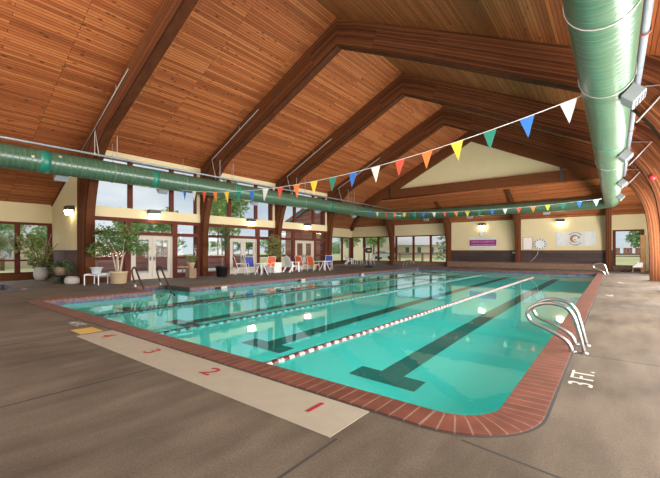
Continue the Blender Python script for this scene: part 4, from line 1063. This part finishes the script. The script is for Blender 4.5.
T = [((-30, 5.0), 3.4, 1.5, 'treed', 'bush outside the left alcove window, leftmost'), ((-30, 7.6), 3.4, 1.3, 'tree', 'pale bush outside the alcove window by the white pot'), ((-37, 6.6), 6.0, 1.9, 'tree', 'tall tree behind the bushes outside the alcove'),
     ((-44, 19.0), 6.2, 2.4, 'tree', 'tree beyond the patio fence left of the first doors'), ((-58, 30), 9, 3.2, 'tree', 'tree seen over the fence through the first right pane'), ((-50, 35), 13, 4.0, 'tree', 'large tree seen above the second doors'), ((-43, 32.5), 11.5, 3.0, 'tree', 'leafy tree outside the second glass bay'), ((-60, 42), 12, 4.0, 'treed', 'dark tree between the second and third bays'),
     ((-34, 41), 6, 2.8, 'tree', 'round tree outside the far alcove windows, leftmost'), ((-33.5, 48), 6.5, 2.8, 'tree', 'round tree outside the far alcove windows, middle one'), ((-27.2, 45), 6, 2.2, 'tree', 'round tree outside the far alcove windows, rightmost'),
     ((4.3, 80), 6.6, 3.0, 'treed', 'large tree outside the right far window')]
for loc, h, r, m, q in T: tree(loc, h, r, M[m], q, 800, max(.3, r*.24))
for k in range(13):
    tree((-95+random.uniform(-5, 5), 24+9.5*k), random.uniform(4.2, 7.5), 4.6, M['tree'] if k % 3 else M['treed'], 'distant round tree in the row beyond the lawn', 420, 1.1, trunk=.1)
    COL.objects[-1].parent['group'] = 'distant tree row'
tree((-15.6, 42.5), 6, 1.9, M['pine'], 'grey green conifer outside the left far windows', 400, .5, conifer=True)
tree((-45, 21.5), 5.5, 1.8, M['pine'], 'dark conifer behind the first french doors', 300, .5, conifer=True)
def house(loc, w, d, h, rh, mw, label, nwin, rz=0):
    t = thing('house', label, 'building', (*loc, -.12), rz)
    b = MB(); b.b2((-w/2, -d/2, 0), (w/2, d/2, h)); b.build('walls', mw, t)
    b = MB(); b.prism([(-w/2-.5, -d/2-.5, h), (-w/2-.5, d/2+.5, h), (-w/2-.5, 0, h+rh)], (w+1, 0, 0)); b.build('roof', M['roof'], t)
    for k in range(nwin):
        x = -w/2+w*(k+.5)/nwin
        b = MB(); b.b2((x-.5, -d/2-.05, h*.35), (x+.5, -d/2, h*.85)); f = b.build('window_frame', M['white'], t)
        b = MB(); b.b2((x-.42, -d/2-.07, h*.35+.06), (x+.42, -d/2-.05, h*.85-.06)); b.build('pane', M['darkglass'], f)
house((-35, 78), 30, 12, 2.7, 4.2, M['house'], 'cream house with a big grey roof outside the left far windows', 11)
house((-41.5, 66), 8, 8, 6.0, 1.5, M['house'], 'two storey cream house outside the far alcove windows', 2)
for k, x in enumerate((.6, 4.6, 8.6)): house((x, 200), 2.8, 6, 2.6, 2.0, M['housered'], ['red house far outside the right window, leftmost of the row', 'red house far outside the right window, middle of the row', 'red house far outside the right window, rightmost of the row'][k], 1)
house((-80, 34), 16, 8, 2.4, 1.5, M['housered'], 'low red building beyond the patio fence and lawn', 3, PI/2)
house((-47, 10), 10, 12, 2.4, 2.6, M['house'], 'pale building with grey roof outside the left alcove', 2, PI/2)
t = thing('parked_car', 'silver car parked outside the far alcove windows', 'car', (-31.5, 56, -.12))
b = MB(); b.prism([(-2.1, -.85, .35), (2.1, -.85, .35), (2.15, -.85, .8), (1.2, -.85, .95), (.6, -.85, 1.45), (-1.1, -.85, 1.45), (-1.9, -.85, .95), (-2.15, -.85, .85)], (0, 1.7, 0)); b.build('body', M['car'], t)
b = MB(); b.prism([(-1.6, -.87, .98), (.95, -.87, .98), (.52, -.87, 1.38), (-1.05, -.87, 1.38)], (0, 1.74, 0)); b.build('side_windows', M['darkglass'], t)
for x in (-1.35, 1.35):
    for y in (-.8, .8): b = MB(); b.tube([(x, y-.1, .33), (x, y+.1, .33)], .33, 14); b.build('wheel', M['tyre'], t)
t = thing('sun_lounger', 'orange wooden lounger on the patio outside the first glass bay', 'lounger', (-22.4, 13.4, -.02), .3)
b = MB(); b.prism([(-.9, -.3, .3), (.3, -.3, .3), (.9, -.3, .75), (.9, -.3, .8), (.28, -.3, .35), (-.9, -.3, .35)], (0, .6, 0)); b.build('slatted_bed', M['loungewood'], t)
for x in (-.75, .25):
    for y in (-.26, .26): b = MB(); b.b2((x-.03, y-.03, 0), (x+.03, y+.03, .3)); b.build('leg', M['loungewood'], t)
